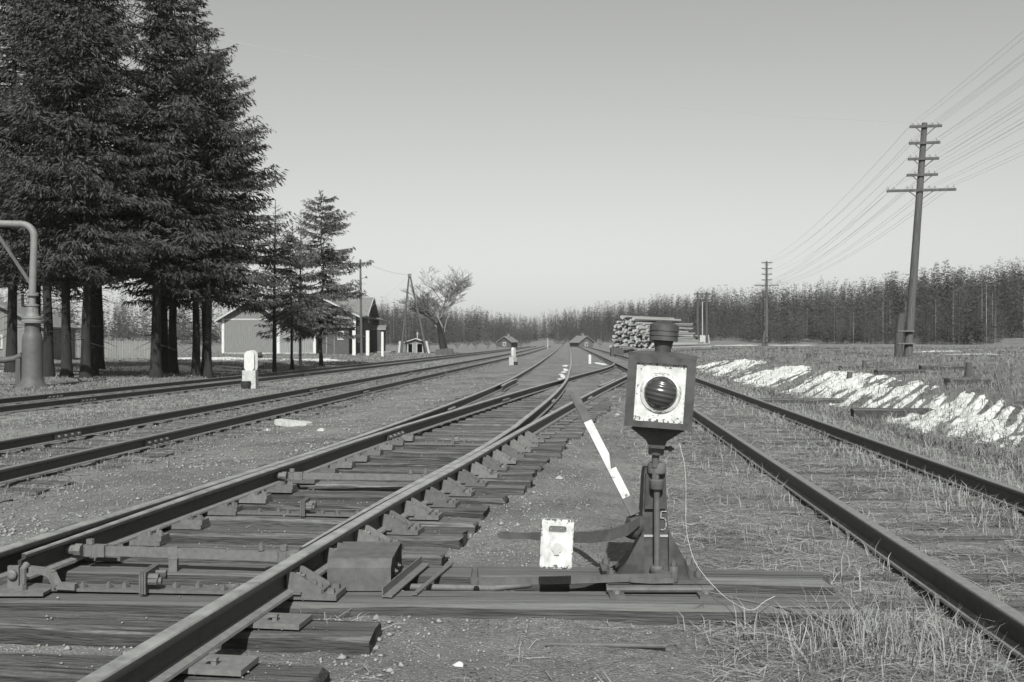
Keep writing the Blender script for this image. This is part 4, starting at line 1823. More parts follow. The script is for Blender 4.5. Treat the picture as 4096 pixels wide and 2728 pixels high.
# picket fence behind the spruces
fe = thing('picket_fence', 'weathered picket fence running behind the spruce trunks', 'fence')
put = local(fe)
fx0, fx1, fy = -33.0, -23.5, 66.0
for i in range(8):
    x = fx0 + (fx1 - fx0) * i / 7
    mb = MB(); mb.box((x, fy + .08, .55), (.12, .12, 1.3)); put(mb, 'post', 'plank')
for z in (.4, 1.0):
    mb = MB(); mb.box(((fx0 + fx1) / 2, fy, z), (fx1 - fx0, .05, .08)); put(mb, 'fence_rail', 'plank')
mb = MB()
for i in range(85):
    x = fx0 + (fx1 - fx0) * (i + .5) / 85
    h = 1.25 + rng.uniform(-.06, .06)
    mb.box((x + rng.uniform(-.01, .01), fy - .045, h / 2 + .03), (.07, .025, h))
o = put(mb, 'pickets', 'plank'); o['kind'] = 'stuff'

# ------------------------------------------------------------------ log pile
lp = thing('log_pile', 'tall stack of cut pine logs, ends showing, on the bank behind the lamp', 'log pile', (13.1, 104, gz1(13.1, 104)))
lp.scale = (1.25, 1.25, 1.12)
lm = MB()
N_ = 9
lm.cur = 0
ring0 = [(math.cos(2 * math.pi * k / N_), math.sin(2 * math.pi * k / N_)) for k in range(N_)]
lm.add([(0, c_, s_) for c_, s_ in ring0] + [(1, c_ * .85, s_ * .85) for c_, s_ in ring0], [(k, (k + 1) % N_, (k + 1) % N_ + N_, k + N_) for k in range(N_)])
lm.cur = 1
lm.add([(0, c_, s_) for c_, s_ in ring0] + [(1, c_ * .85, s_ * .85) for c_, s_ in ring0], [tuple(range(N_ - 1, -1, -1)), tuple(range(N_, 2 * N_))])
LOG = lm.mesh('log', ['log', 'log_end'])
ang = math.atan2(.68, .73)
for r_ in range(13):
    z = .14 + r_ * .222
    n = 21 - r_
    for c in range(n):
        if r_ > 8 and rng.random() < .16 * (r_ - 8) + .012 * abs(c - n / 2):
            continue
        off = (c - n / 2) * .26 + rng.uniform(-.11, .11) - r_ * .05
        o = bpy.data.objects.new('log', LOG)
        COL.objects.link(o)
        o.parent = lp
        s = rng.uniform(.09, .15)
        sh = rng.uniform(-.5, .4)
        o.location = (off * .68 + .73 * sh, -off * .73 + .68 * sh, z + rng.uniform(-.09, .09) - .25 * math.sin(off * .9))
        o.rotation_euler = (rng.random() * 3, rng.uniform(-.02, .02), ang + rng.uniform(-.06, .06))
        o.scale = (rng.uniform(5.6, 7.0), s, s)
lp2 = thing('log_pile', 'low heap of sawn slabs lying beyond the end of the tall log stack', 'log pile', (11.2, 103, gz1(11.2, 103)))
for i in range(16):
    o = bpy.data.objects.new('log', LOG)
    COL.objects.link(o)
    o.parent = lp2
    o.location = (rng.uniform(-.7, .3), rng.uniform(-1.5, 1.5), .1 + (i % 5) * .17)
    o.rotation_euler = (rng.random(), 0, ang + rng.uniform(-.15, .15))
    o.scale = (rng.uniform(1.6, 2.6), .1, .1)

# timber end-stop
mb = MB()
for i in range(5):
    mb.box((-.42 + .21 * i, rng.uniform(-.02, .02), .38), (.195, .8, .8 + rng.uniform(-.06, .04)), bev=.01)
o = mb.build('timber_crib', 'plank_dark')
o.location = ((2467 - 2048) / FPX * 84, 84, gz1(8.84, 84))
tag(o, 'squat dark timber crib at the foot of the bank below the logs', 'timber crib')

# old timbers on the bank and plain
TB = sleeper_mesh('timber_beam', 'tie', 31, 2.6, .24, .2)
for (px, py, Y, rz, sc, lab) in ((3275, 1592, 21.5, -.05, 1.0, 'old sleeper sunk into the foot of the snowy bank'),
                                 (3660, 1662, 17.2, -.12, .8, 'broken grey sleeper below the widest snow streaks'),
                                 (3600, 1515, 26, .1, .5, 'short dark beam lying on the grass plain above the snow'),
                                 (3445, 1480, 31, .2, .55, 'thin dark timber on the dead grass toward the leaning pole'),
                                 (3790, 1500, 27, -.1, .55, 'second dark beam on the plain above the wide snow streaks'),
                                 (3870, 1575, 20.5, .15, .35, 'stubby block of wood poking from the grass on the bank crest')):
    o = link('timber_beam', TB)
    x = (px - 2048) / FPX * Y
    o.location = (x, Y, gz1(x, Y) + .11)
    o.rotation_euler = (.06, 0, rz)
    o.scale = (sc, .9, 1)
    tag(o, lab, 'timber', 'old timbers on the bank')
for i, (px, Y, h) in enumerate(((3455, 30, .28), (3395, 24.5, .22), (3230, 40, .3), (3870, 22, .35))):
    mb = MB()
    mb.tube([(0, 0, -.1), (.03, 0, h)], [.08, .07], 8)
    o = mb.build('stump', 'pole_dark')
    x = (px - 2048) / FPX * Y
    o.location = (x, Y, gz1(x, Y))
    tag(o, 'short dark post stump sticking up from the grassy plain', 'stump', 'stumps on the plain')

# pale debris between the tracks
mb = MB()
mb.box((0, 0, .05), (.62, .15, .10), bev=.02)
o = mb.build('broken_post', 'concrete')
q = FPX * 1.38 / (1702 - 1364)
q = Vector(((1172 - 2048) / FPX * q, q, 0))
o.location = (q.x, q.y, gz1(q.x, q.y) - .01)
o.rotation_euler = (0, R(3), R(-22))
tag(o, 'short broken length of pale concrete post lying between the tracks', 'concrete post')
def on_ground(px, py):
    """where the ray through that pixel meets the ground"""
    Y = 6.0
    for i in range(40):
        x = (px - 2048) / FPX * Y
        Y = .5 * Y + .5 * FPX * (CAM_Z - gz1(x, Y)) / (py - 1364)
    return Vector(((px - 2048) / FPX * Y, Y, gz1((px - 2048) / FPX * Y, Y)))


def lump(name, m, px, py, Y, s, label, cat, seed):
    r = random.Random(seed)
    mb = MB()
    n = 8
    for zz, rr in ((0, 1), (.35, 1.05), (.7, .75), (.9, .3)):
        mb.v += [(math.cos(2 * math.pi * k / n) * rr * s * r.uniform(.75, 1.2), math.sin(2 * math.pi * k / n) * rr * s * r.uniform(.7, 1.1), zz * s * r.uniform(.8, 1.1)) for k in range(n)]
    for i in range(3):
        for k in range(n):
            a, b = i * n + k, i * n + (k + 1) % n
            mb.f.append((a, b, b + n, a + n))
    mb.f.append(tuple(range(3 * n, 4 * n)))
    mb.mi = [0] * len(mb.f)
    o = mb.build(name, m)
    q = on_ground(px, py)
    o.location = (q.x, q.y, q.z - s * .35)
    tag(o, label, cat)


lump('stone', 'white', 1835, 2660, 4.02, .022, 'small white stone in front of the bearers among dry grass', 'stone', 1)
lump('stone', 'concrete', 1071, 1722, 14.3, .055, 'whitish stone lying left of the broken concrete post', 'stone', 2)
lump('stone', 'white_dim', 1285, 1722, 14.0, .06, 'flat white stone lying right of the broken concrete post', 'stone', 3)
lump('stone', 'white_dim', 2237, 1912, 7.4, .035, 'pale stone on bare ground beside the turnout sleeper ends', 'stone', 4)
lump('stone', 'white_dim', 2470, 1660, 16, .05, 'grey stone lying behind the points lamp on the ash', 'stone', 5)
lump('brick', 'white_dim', 138, 1975, 8.5, .05, 'pale brick fragment by the dark clod near the low rubble track', 'brick', 6)
lump('clod', 'dirt', 175, 1935, 8.8, .07, 'dark clod of earth beside the pale brick fragment', 'clod', 7)
lump('clod', 'dirt', 570, 1848, 10.6, .05, 'dark clod in the dry tufts along the low rubble track', 'clod', 8)
def vnoise(x, y, seed=0):
    """value noise"""
    xi, yi = np.floor(x).astype(int), np.floor(y).astype(int)
    xf, yf = x - xi, y - yi
    xf, yf = xf * xf * (3 - 2 * xf), yf * yf * (3 - 2 * yf)

    def hsh(a, b):
        n = (a * 374761393 + b * 668265263 + seed * 1442695041) & 0xFFFFFFFF
        n = ((n ^ (n >> 13)) * 1274126177) & 0xFFFFFFFF
        return ((n ^ (n >> 16)) & 0xFFFF) / 65535.0
    return (hsh(xi, yi) * (1 - xf) + hsh(xi + 1, yi) * xf) * (1 - yf) + (hsh(xi, yi + 1) * (1 - xf) + hsh(xi + 1, yi + 1) * xf) * yf



# ------------------------------------------------------------------ trees
def tris_from(mb_faces):
    pass


def rand_unit(n):
    v = nrg.normal(size=(n, 3))
    return v / np.linalg.norm(v, axis=1)[:, None]


def blades(P, D, Lh, Wd, droop=0.0):
    """diamond sprays: base P, unit direction D, length, width -> vertices, quads"""
    n = len(P)
    D = D / np.linalg.norm(D, axis=1)[:, None]
    S = np.cross(D, rand_unit(n))
    S /= np.maximum(np.linalg.norm(S, axis=1)[:, None], 1e-6)
    Lh = np.asarray(Lh).reshape(-1, 1)
    Wd = np.asarray(Wd).reshape(-1, 1)
    mid = P + D * Lh * .45
    tip = P + D * Lh
    tip[:, 2] -= droop * Lh[:, 0]
    V = np.stack([P, mid + S * Wd / 2, tip, mid - S * Wd / 2], 1).reshape(-1, 3)
    F = np.arange(4 * n).reshape(n, 4)
    return V, F


def spruce_mesh(seed, H, Rm, z0, dens=1.0, spray=.24, bare=.0, power=.75):
    global nrg
    nrg = np.random.default_rng(seed)
    r = random.Random(seed)
    P, D, Ls, Ws = [], [], [], []
    br = MB()
    z = z0
    while z < H - .25:
        t = (z - z0) / (H - z0)
        Rz = Rm * (1 - t) ** power * (0.58 + .42 * min(1, t / .26)) * 1.12 + .12
        nb = int(r.uniform(4.5, 8) * dens) + 1
        for b in range(nb):
            if r.random() < bare:
                continue
            a = r.random() * 2 * math.pi
            gap = float(vnoise(np.array([a * 1.3 + seed]), np.array([z * .75]), seed)[0])
            if gap < .30:
                continue
            Lb = Rz * r.choice((r.uniform(.35, .8), r.uniform(.7, 1.0), r.uniform(.9, 1.3))) * (.72 + .5 * gap)
            zz = z + r.uniform(-.2, .2)
            sps = spray * r.uniform(.75, 1.35)
            up = .30 * t - .27 * (1 - t) ** 1.5 + r.uniform(-.16, .14)      # low boughs droop, top ones rise
            ca, sa = math.cos(a), math.sin(a)
            m = max(5, int(Lb / .10))
            s = (np.arange(m) + .6) / m
            s = s[s > .14]
            k = 7
            s = np.repeat(s, k)
            n = len(s)
            sd = np.tile(np.array([-1, 1, -1, 1, 0, 0, 0]), n // k)
            rr = Lb * s
            ph = zz + Lb * (up * s - .16 * s * s + .24 * s**4)
            wide = (1.0 - .75 * s) * Lb * .36 + .06
            q = nrg.uniform(.1, 1.0, n)
            off = wide * q * sd
            fwd = np.abs(off) * .55
            p = np.stack([ca * (rr + fwd) - sa * off, sa * (rr + fwd) + ca * off, ph - np.abs(off) * .22 + nrg.normal(0, .025, n)], 1)
            d = np.stack([ca * .7 - sa * sd * .75 + nrg.normal(0, .35, n), sa * .7 + ca * sd * .75 + nrg.normal(0, .35, n),
                          np.where(sd == 0, nrg.uniform(-1.5, .1, n), nrg.uniform(-1.0, .1, n))], 1)
            P.append(p)
            D.append(d)
            Ls.append(sps * nrg.uniform(.55, 1.25, n) * (1 - .2 * t))
            Ws.append(sps * nrg.uniform(.13, .26, n))
            br.tube([(0, 0, zz), (ca * Lb * .5, sa * Lb * .5, zz + Lb * (up * .5 - .045)), (ca * Lb * .95, sa * Lb * .95, zz + Lb * (up * .95 + .02))],
                    [.035, .022, .006], 3, False)
        z += r.uniform(.28, .42)
    for k in range(26):                 # dead twigs on the bare lower trunk
        a, zz, L_ = r.random() * 6.28, r.uniform(1.2, z0 + .6), r.uniform(.3, 1.1)
        p1 = Vector((math.cos(a), math.sin(a), r.uniform(-.45, .0))) * L_
        br.tube([(0, 0, zz), Vector((0, 0, zz)) + p1 * .6, Vector((0, 0, zz)) + p1 + Vector((0, 0, -.05))], [.016, .010, .004], 3, False)
    n = 40
    P.append(np.stack([np.zeros(n), np.zeros(n), np.linspace(H - .7, H, n)], 1))
    D.append(np.stack([nrg.uniform(-.7, .7, n), nrg.uniform(-.7, .7, n), nrg.uniform(.3, 1, n)], 1))
    Ls.append(np.full(n, .25))
    Ws.append(np.full(n, .05))
    V, F = blades(np.concatenate(P), np.concatenate(D), np.concatenate(Ls), np.concatenate(Ws), .12)
    return V, F, br


def spruce_proto(seed, H, Rm, z0, **kw):
    needle = kw.pop('needle', 'needle')
    V, F, br = spruce_mesh(seed, H, Rm, z0, **kw)
    crown = np_mesh('crown', V, F, needle)
    r = random.Random(seed + 1)
    mb = MB()
    rad = H * .0108
    pts, rs = [], []
    for i in range(9):
        z = -.3 + (H - .1) * i / 8
        pts.append((r.uniform(-.03, .03) * i, r.uniform(-.03, .03) * i, z))
        rs.append(max(.015, rad * (1 - i / 8.3)))
    mb.tube([(0, 0, -.3), (0, 0, .1), (0, 0, .45)] + pts[1:], [rad * 1.7, rad * 1.35, rad * 1.08] + rs[1:], 10)
    trunk = mb.mesh('trunk', 'bark')
    smooth_mesh(trunk, 60)
    boughs = br.mesh('boughs', 'bark')
    return trunk, boughs, crown


def plant(name, proto, x, y, label, cat, rz=0, s=1.0, group=None, sx=None):
    t = thing(name, label, cat, (x, y, gz1(x, y)), rz, group)
    t.scale = (sx or s, sx or s, s)
    for nm, me in zip(('trunk', 'boughs', 'crown'), proto):
        if me is None:
            continue
        o = bpy.data.objects.new(nm, me)
        COL.objects.link(o)
        o.parent = t
    return t


SPR = [spruce_proto(3, 17.0, 3.0, 3.7, dens=1.1), spruce_proto(5, 15.5, 2.8, 4.0, dens=1.05), spruce_proto(9, 12.7, 3.1, 3.3, dens=1.25, power=.58)]
spots = [(-11.45, 37.5, 2, 1.0, 'spruce at the end of the clump with long boughs over the track'),
         (-12.25, 38.6, 1, .95, None), (-12.95, 36.2, 0, 1.0, 'spruce with the thickest trunk in the middle of the clump'),
         (-13.35, 39.2, 1, 1.03, None), (-13.9, 39.8, 0, .92, None), (-12.45, 40.4, 2, 1.02, None), (-14.55, 34.0, 1, 1.0, 'spruce with twin-looking trunk close behind the water crane'),
         (-15.3, 34.2, 0, .95, None), (-16.4, 35.2, 1, 1.05, 'slim spruce trunk right beside the water crane'), (-18.6, 37, 0, 1.03, None), (-15.6, 37.0, 1, 1.1, None), (-19.6, 41.0, 0, 1.05, None),
         (-17.2, 41.5, 1, 1.05, None), (-21.5, 37.5, 1, 1.0, None), (-20.5, 43.0, 0, 1.0, None)]
for i, (x, y, k, s, lab) in enumerate(spots):
    plant('spruce_tree', SPR[k], x, y, lab or 'tall dark spruce crowded in the trackside clump', 'spruce', i * 1.7, s, 'spruce clump beside the track')

yp_ = spruce_proto(21, 9.6, 2.6, 2.2, dens=1.6, spray=.24, needle='needle2', power=.6)
plant('spruce_tree', yp_, -10.55, 55, 'single medium spruce with a pointed top in front of the station', 'spruce', .4, 1.0, 'lone trackside trees')
yp2 = spruce_proto(23, 6.8, 2.0, 2.2, dens=1.5, spray=.24, needle='needle2', bare=.1, power=.6)
plant('spruce_tree', yp2, -10.6, 48, 'small thin spruce between the bare larch and the medium spruce', 'spruce', 2.0, 1.0, 'lone trackside trees')


# bare trees
def bare_tree(seed, H, spread, trunk_r, first, levels=4, lean=0, mat_='twig', forks=3, conifer=False):
    r = random.Random(seed)
    tr, br, tw = MB(), MB(), MB()

    def grow(p, d, L, rad, lev):
        n = 4
        pts, rs = [Vector(p)], [rad]
        q = Vector(p)
        dd = Vector(d).normalized()
        for i in range(n):
            dd = (dd + Vector((r.uniform(-.13, .13), r.uniform(-.13, .13), r.uniform(-.04, .09)))).normalized()
            q = q + dd * L / n
            pts.append(q.copy())
            rs.append(max(rad * (1 - .55 * (i + 1) / n), .012 if H > 5 else .004))
        (tr if lev == 0 else br if lev < 3 else tw).tube(pts, rs, 8 if lev == 0 else 4 if lev < 3 else 3, False)
        if lev >= levels:
            return
        k = forks if lev == 0 else r.randint(3, 5)
        for i in range(k):
            t = r.uniform(.35, 1.0) if lev else r.uniform(.72, 1.0)
            j = min(n - 1, int(t * n))
            b = pts[j].lerp(pts[j + 1], t * n - j if j < n else 1)
            a = r.random() * 6.28 if lev else (i / k) * 6.28 + r.uniform(-.4, .4)
            sp = spread * (.85 if lev == 0 else r.uniform(.5, 1.0))
            nd = dd + Vector((math.cos(a), math.sin(a), r.uniform(-.05, .3))) * sp
            grow(b, nd, L * r.uniform(.55, .8) * (1.0 if lev else .95), rs[min(j, n)] * .62, lev + 1)
    if not conifer:
        grow((0, 0, -.2), (lean, 0, 1), first, trunk_r, 0)
    else:
        tr.tube([(0, 0, -.2), (0, 0, H * .5), (0.05, 0, H)], [trunk_r, trunk_r * .6, .01], 8)
        z = H * .2
        while z < H - .2:
            t = z / H
            for b in range(r.randint(2, 3)):
                a = r.random() * 6.28
                L = spread * (1 - t) ** .8 * r.uniform(.6, 1.1) + .15
                d = Vector((math.cos(a), math.sin(a), r.uniform(.25, .7)))
                p0 = Vector((0, 0, z))
                p1 = p0 + d * L * .6
                p2 = p1 + (d + Vector((0, 0, .25))) * L * .4
                br.tube([p0, p1, p2], [.013, .008, .003], 3, False)
                for k in range(5):
                    s = r.uniform(.25, 1)
                    b0 = p0.lerp(p2, s)
                    e = b0 + Vector((r.uniform(-1, 1), r.uniform(-1, 1), r.uniform(-.1, .9))) * L * .28
                    tw.tube([b0, e], [.0045, .002], 3, False)
            z += r.uniform(.14, .24)
    a = tr.mesh('trunk', 'bark')
    smooth_mesh(a, 60)
    return a, br.mesh('boughs', mat_), tw.mesh('crown', mat_)


plant('larch_tree', bare_tree(4, 7.7, 1.9, .1, 0, conifer=True), -10.5, 44, 'leafless thin larch standing between spruce clump and barn', 'larch')
plant('larch_tree', bare_tree(14, 8.6, 1.6, .09, 0, conifer=True), -11.7, 55, 'faint leafless larch behind the small thin spruce', 'larch')
ft = plant('forked_tree', bare_tree(18, 8, 1.5, .30, 2.9, 5, -.02, forks=6), (1775 - 2048) / FPX * 104, 104, 'bare wide-crowned tree forking low behind the tiny shed', 'tree', 0, 1.35)
plant('birch_tree', bare_tree(12, 8, .5, .08, 3.2, 2, -.06, forks=3, mat_='birch'), (1790 - 2048) / FPX * 103, 103, 'slender bare birch stem rising beside the forked tree', 'birch')
bush = bare_tree(31, 2, 1.0, .03, .5, 4, 0, forks=7)
for i, (px, Y, s) in enumerate(((1905, 150, 1.5), (1950, 160, 1.6), (1985, 175, 1.5), (1870, 165, 1.3), (1720, 140, 1.5), (1830, 150, 1.2), (2080, 200, 1.2), (2250, 210, 1.3), (2400, 190, 1.1))):
    plant('bush', bush, (px - 2048) / FPX * Y, Y, 'leafless grey bush in the brush before the far cottages', 'bush', i * 1.3, s, 'brush before the cottages')

# the far wood: templates
def tmpl_conifer(seed, H):
    r = np.random.default_rng(seed)
    n = 150
    t = r.random(n) ** 1.3
    z = H * (.10 + .90 * t)
    rad = (1 - t) * H * .085 + .006
    a = r.random(n) * 6.28
    q = r.uniform(.05, .85, n)
    P = np.stack([np.cos(a) * rad * q, np.sin(a) * rad * q, z], 1)
    D = np.stack([np.cos(a), np.sin(a), r.uniform(-.9, .1, n)], 1)
    k = .35 + .9 * (1 - t)
    return P, D, r.uniform(.04, .075, n) * H * k, r.uniform(.026, .046, n) * H * k


def tmpl_pine(seed, H):
    r = np.random.default_rng(seed)
    n = 140
    u = r.normal(size=(n, 3)) * np.array([.06, .06, .2]) * H + np.array([0, 0, H * .62])
    hi = u[:, 2] > H * .97
    u[hi, 2] = H * (.97 - np.abs(r.normal(0, .12, hi.sum())))
    u[:, :2] *= np.sqrt(np.clip((H * 1.02 - u[:, 2]) / (.3 * H), .02, 1))[:, None]
    D = r.normal(size=(n, 3)) + np.array([0, 0, .4])
    return u, D, r.uniform(.03, .06, n) * H, r.uniform(.016, .03, n) * H


def tmpl_birch(seed, H):
    r = np.random.default_rng(seed)
    n = 120
    t = r.random(n)
    z = H * (.16 + .8 * t)
    rad = np.sin(np.pi * np.clip(t * .85 + .12, 0, 1)) * H * .10
    a = r.random(n) * 6.28
    P = np.stack([np.cos(a) * rad * .4, np.sin(a) * rad * .4, z], 1)
    D = np.stack([np.cos(a), np.sin(a), r.uniform(-.3, 1.3, n)], 1)
    return P, D, r.uniform(.05, .12, n) * H, r.uniform(.006, .011, n) * H


def trunk_tris(H, rad):
    v, f = [], []
    for z, q in ((-.5, rad), (H * .96, rad * .25)):
        for k in range(3):
            v.append((q * math.cos(k * 2.094), q * math.sin(k * 2.094), z))
    for k in range(3):
        f += [(k, (k + 1) % 3, (k + 1) % 3 + 3), (k, (k + 1) % 3 + 3, k + 3)]
    return np.array(v), np.array(f)


TM = []
nrg = np.random.default_rng(99)
for kind in range(3):
    for s in range(3):
        P, D, L_, W_2 = (tmpl_conifer, tmpl_pine, tmpl_birch)[kind](s + 10 * kind, 1.0)
        V, F = blades(P, D, L_, W_2)
        F = F[:, [0, 1, 2]]
        TV, TF = trunk_tris(1.0, (.0008, .004, .004)[kind])
        V = np.concatenate([V, TV])
        F = np.concatenate([F, TF + len(V) - len(TV)])
        mi = np.array([(1, 1, 3)[kind]] * (len(F) - len(TF)) + [(0, 0, 0)[kind]] * len(TF))
        TM.append((V, F, mi))

fr = np.random.default_rng(5)
AV, AF, AM = [], [], []
o_ = 0
front = []
cnt = 0
for i in range(7000):
    az = fr.uniform(-.62, .72) if i % 3 == 0 else fr.uniform(-.2, .56)
    D = np.interp(az, AZ, FD)
    u = fr.random() ** 1.5
    y = D + u * 105 + (float(vnoise(np.array([az * 40.]), np.array([0.]), 77)[0]) - .5) * 30 * (1 - u)
    x = az * y
    if abs(az - .03) < .012 and y < 700 and u < .5:
        continue
    left = az < .12
    q = fr.random()
    if u < .18:
        kind = 2 if q < .7 else 0
    else:
        kind = 0 if q < .72 else (1 if q < .80 else 2)
    H = fr.uniform(8.2, 12.6) * (1.08 if kind == 0 else .95)
    H *= .90 + .2 * float(vnoise(np.array([az * 55.]), np.array([u * 3.]), 78)[0])
    if u < .3:
        H *= fr.uniform(.12, .55) if fr.random() < .75 else fr.uniform(.6, .95)
    if kind == 2 and u < .12 and len(front) < 150 and -.17 < az < .54:
        front.append((x, y, H, fr.random() * 6.28, int(fr.integers(3))))
        continue
    V, F, mi = TM[kind * 3 + int(fr.integers(3))]
    a = fr.random() * 6.28
    c, s = math.cos(a), math.sin(a)
    z = float(gz(np.array([x]), np.array([y]), False)[0])
    wd = fr.uniform(.95, 1.6) if kind == 0 else fr.uniform(.9, 1.5) if H > 5 else fr.uniform(1.6, 3.0)
    W = np.stack([(V[:, 0] * c - V[:, 1] * s) * H * wd + x, (V[:, 0] * s + V[:, 1] * c) * H * wd + y, V[:, 2] * H + z], 1)
    AV.append(W)
    AF.append(F + o_)
    AM.append(mi)
    o_ += len(V)
o = link('far_wood', np_mesh('far_wood', np.concatenate(AV), np.concatenate(AF), ['fbark', 'fcrown', 'birch', 'ftwig'], np.concatenate(AM)))
o['kind'] = 'stuff'
o['label'] = 'dense mixed wood of pines, spruces and birches along the low hills'
o['category'] = 'wood'
bt = []
for s in range(3):
    V, F, mi = TM[6 + s]
    nt_ = 3
    V = V.copy()
    V[-6:, :2] *= 1.5
    bt.append((np_mesh('trunk', V[-6:], F[-6:] - (len(V) - 6), 'birch'), np_mesh('crown', V[:-6], F[:-6], 'ftwig')))
for x, y, H, a, k in front:
    t = thing('birch_tree', 'slim pale-stemmed bare birch at the edge of the far wood', 'birch', (x, y, gz1(x, y)), a, 'birches edging the far wood')
    t.scale = (H * 1.15, H * 1.15, H)
    for nm, me in zip(('trunk', 'crown'), bt[k]):
        c = bpy.data.objects.new(nm, me)
        COL.objects.link(c)
        c.parent = t

# ------------------------------------------------------------------ snow
def snow_patch(name, label, x0, x1, y0, y1, nx, ny, maskf, h=.06, kind='stuff'):
    xs, ys = np.linspace(x0, x1, nx), np.linspace(y0, y1, ny)
    X, Y = np.meshgrid(xs, ys)
    mk = maskf(X, Y)
    Z = gz(X, Y) + np.clip(mk, -.3, 1.0) * h
    I = np.arange(nx * ny).reshape(ny, nx)
    Q = np.stack([I[:-1, :-1], I[:-1, 1:], I[1:, 1:], I[1:, :-1]], -1).reshape(-1, 4)
    mq = mk.reshape(-1)[Q].max(1) > 0
    Q = Q[mq]
    used = np.unique(Q)
    rm = np.full(nx * ny, -1)
    rm[used] = np.arange(len(used))
    V = np.stack([X, Y, Z], -1).reshape(-1, 3)[used]
    me = np_mesh(name, V, rm[Q], 'snow')
    me.polygons.foreach_set('use_smooth', [True] * len(me.polygons))
    o = link(name, me)
    o['kind'] = kind
    o['label'] = label
    o['category'] = 'snow'
    return o


def bank_mask(X, Y):
    d = X - R2(Y)
    dx, dy = 1 / 1.72, 1.4 / 1.72
    u = X * dx + Y * dy
    v = -X * dy + Y * dx
    n = vnoise(u * .9, v * 7.5, 3) * .60 + vnoise(u * 2.0, v * 15.0, 4) * .32 + vnoise(X * 7, Y * 7, 12) * .08 + (vnoise(u * .25, v * .7, 6) - .5) * .6
    w = 1.95 + .3 * np.sin(Y * .35)
    c0 = 2.35 + .45 * sstep(14, 24, Y)
    hw = .75 + .45 * sstep(14, 24, Y)
    prof = np.clip(1 - np.abs(d - c0) / hw, -1, 1)
    band = np.where(prof > 0, np.abs(prof) ** .4, prof * 6)
    return ((n - .5) * 1.5 + .5 - .67 + band * .30 - .13) * 2.2


snow_patch('snow', 'streaks of old snow lying diagonally down the grassy bank', 5.5, 11.5, 9.5, 47, 240, 1000, bank_mask, .06)


def flat_mask(cx, cy, rx, ry, seed, th=.45):
    def f(X, Y):
        r = ((X - cx) / rx) ** 2 + ((Y - cy) / ry) ** 2
        n = vnoise(X * 1.1, Y * 1.1, seed) * .6 + vnoise(X * 3.1, Y * 3.1, seed + 1) * .4
        return (1 - r) * .8 + (n - .5) * 1.3 - th * .5
    return f


for i, (cx, cy, rx, ry, lab) in enumerate(((-15.3, 44.5, 5.5, 4.5, 'patch of thawing snow behind the spruce trunks'),
                                           (-20.5, 42, 5.5, 4, 'snow patch behind the water crane'),
                                           (-19.5, 66, 4.5, 4, 'thin snow patch on the yard grass before the barn'),
                                           (-13.2, 64, 2.6, 3, 'narrow snow strip near the lone medium spruce'),
                                           (32, 135, 10, 4.5, 'long strip of snow under the far wood beyond the plain'),
                                           (23, 55, 1.6, 1.2, 'small snow remnant on the plain near the leaning pole'),
                                           (5.0, 56, .2, 4, 'dirty snow caught along the far crossover rail'),
                                           (21, 44, 1.8, .9, 'thin snow remnant on the dead grass right of the pole'))):
    snow_patch('snow', lab, cx - rx * 1.3, cx + rx * 1.3, cy - ry * 1.3, cy + ry * 1.3, 70, 60, flat_mask(cx, cy, rx, ry, i * 7 + 1), .05)
snow_patch('snow', 'crusts of snow along the inner side of the crossing rail', 1.2, 3.0, 29, 52, 40, 120,
           lambda X, Y: .1 - np.abs(X - RI(Y) + .22) * 4 + (vnoise(X * 4, Y * .9, 8) - .5) * 1.6, .05)

# dirt road across the plain
ys = np.linspace(0, 1, 60)
V, F = [], []
for i, s in enumerate(ys):
    x = 11 + 90 * s
    y = 82 - 26 * s + 2 * math.sin(s * 9)
    for k, e in enumerate((-1.0, -.35, .35, 1.0)):
        yy = y + e * (2.2 - s * .6)
        V.append((x, yy, gz1(x, yy) + .03 + (-.02 if k in (1, 2) else 0)))
    if i:
        for k in range(3):
            a = (i - 1) * 4 + k
            F.append((a, a + 1, a + 5, a + 4))
o = link('dirt_road', np_mesh('dirt_road', V, F, 'dirt'))
o['kind'] = 'structure'

# ------------------------------------------------------------------ grass and stones
def scatter_ok(x, y, margin=.07):
    ok = np.ones(len(x), bool)
    for f in (LS, RS, LI, RI, R1, R2, B1, B2, A1, A2):
        ok &= np.abs(x - f(y)) > margin
    return ok


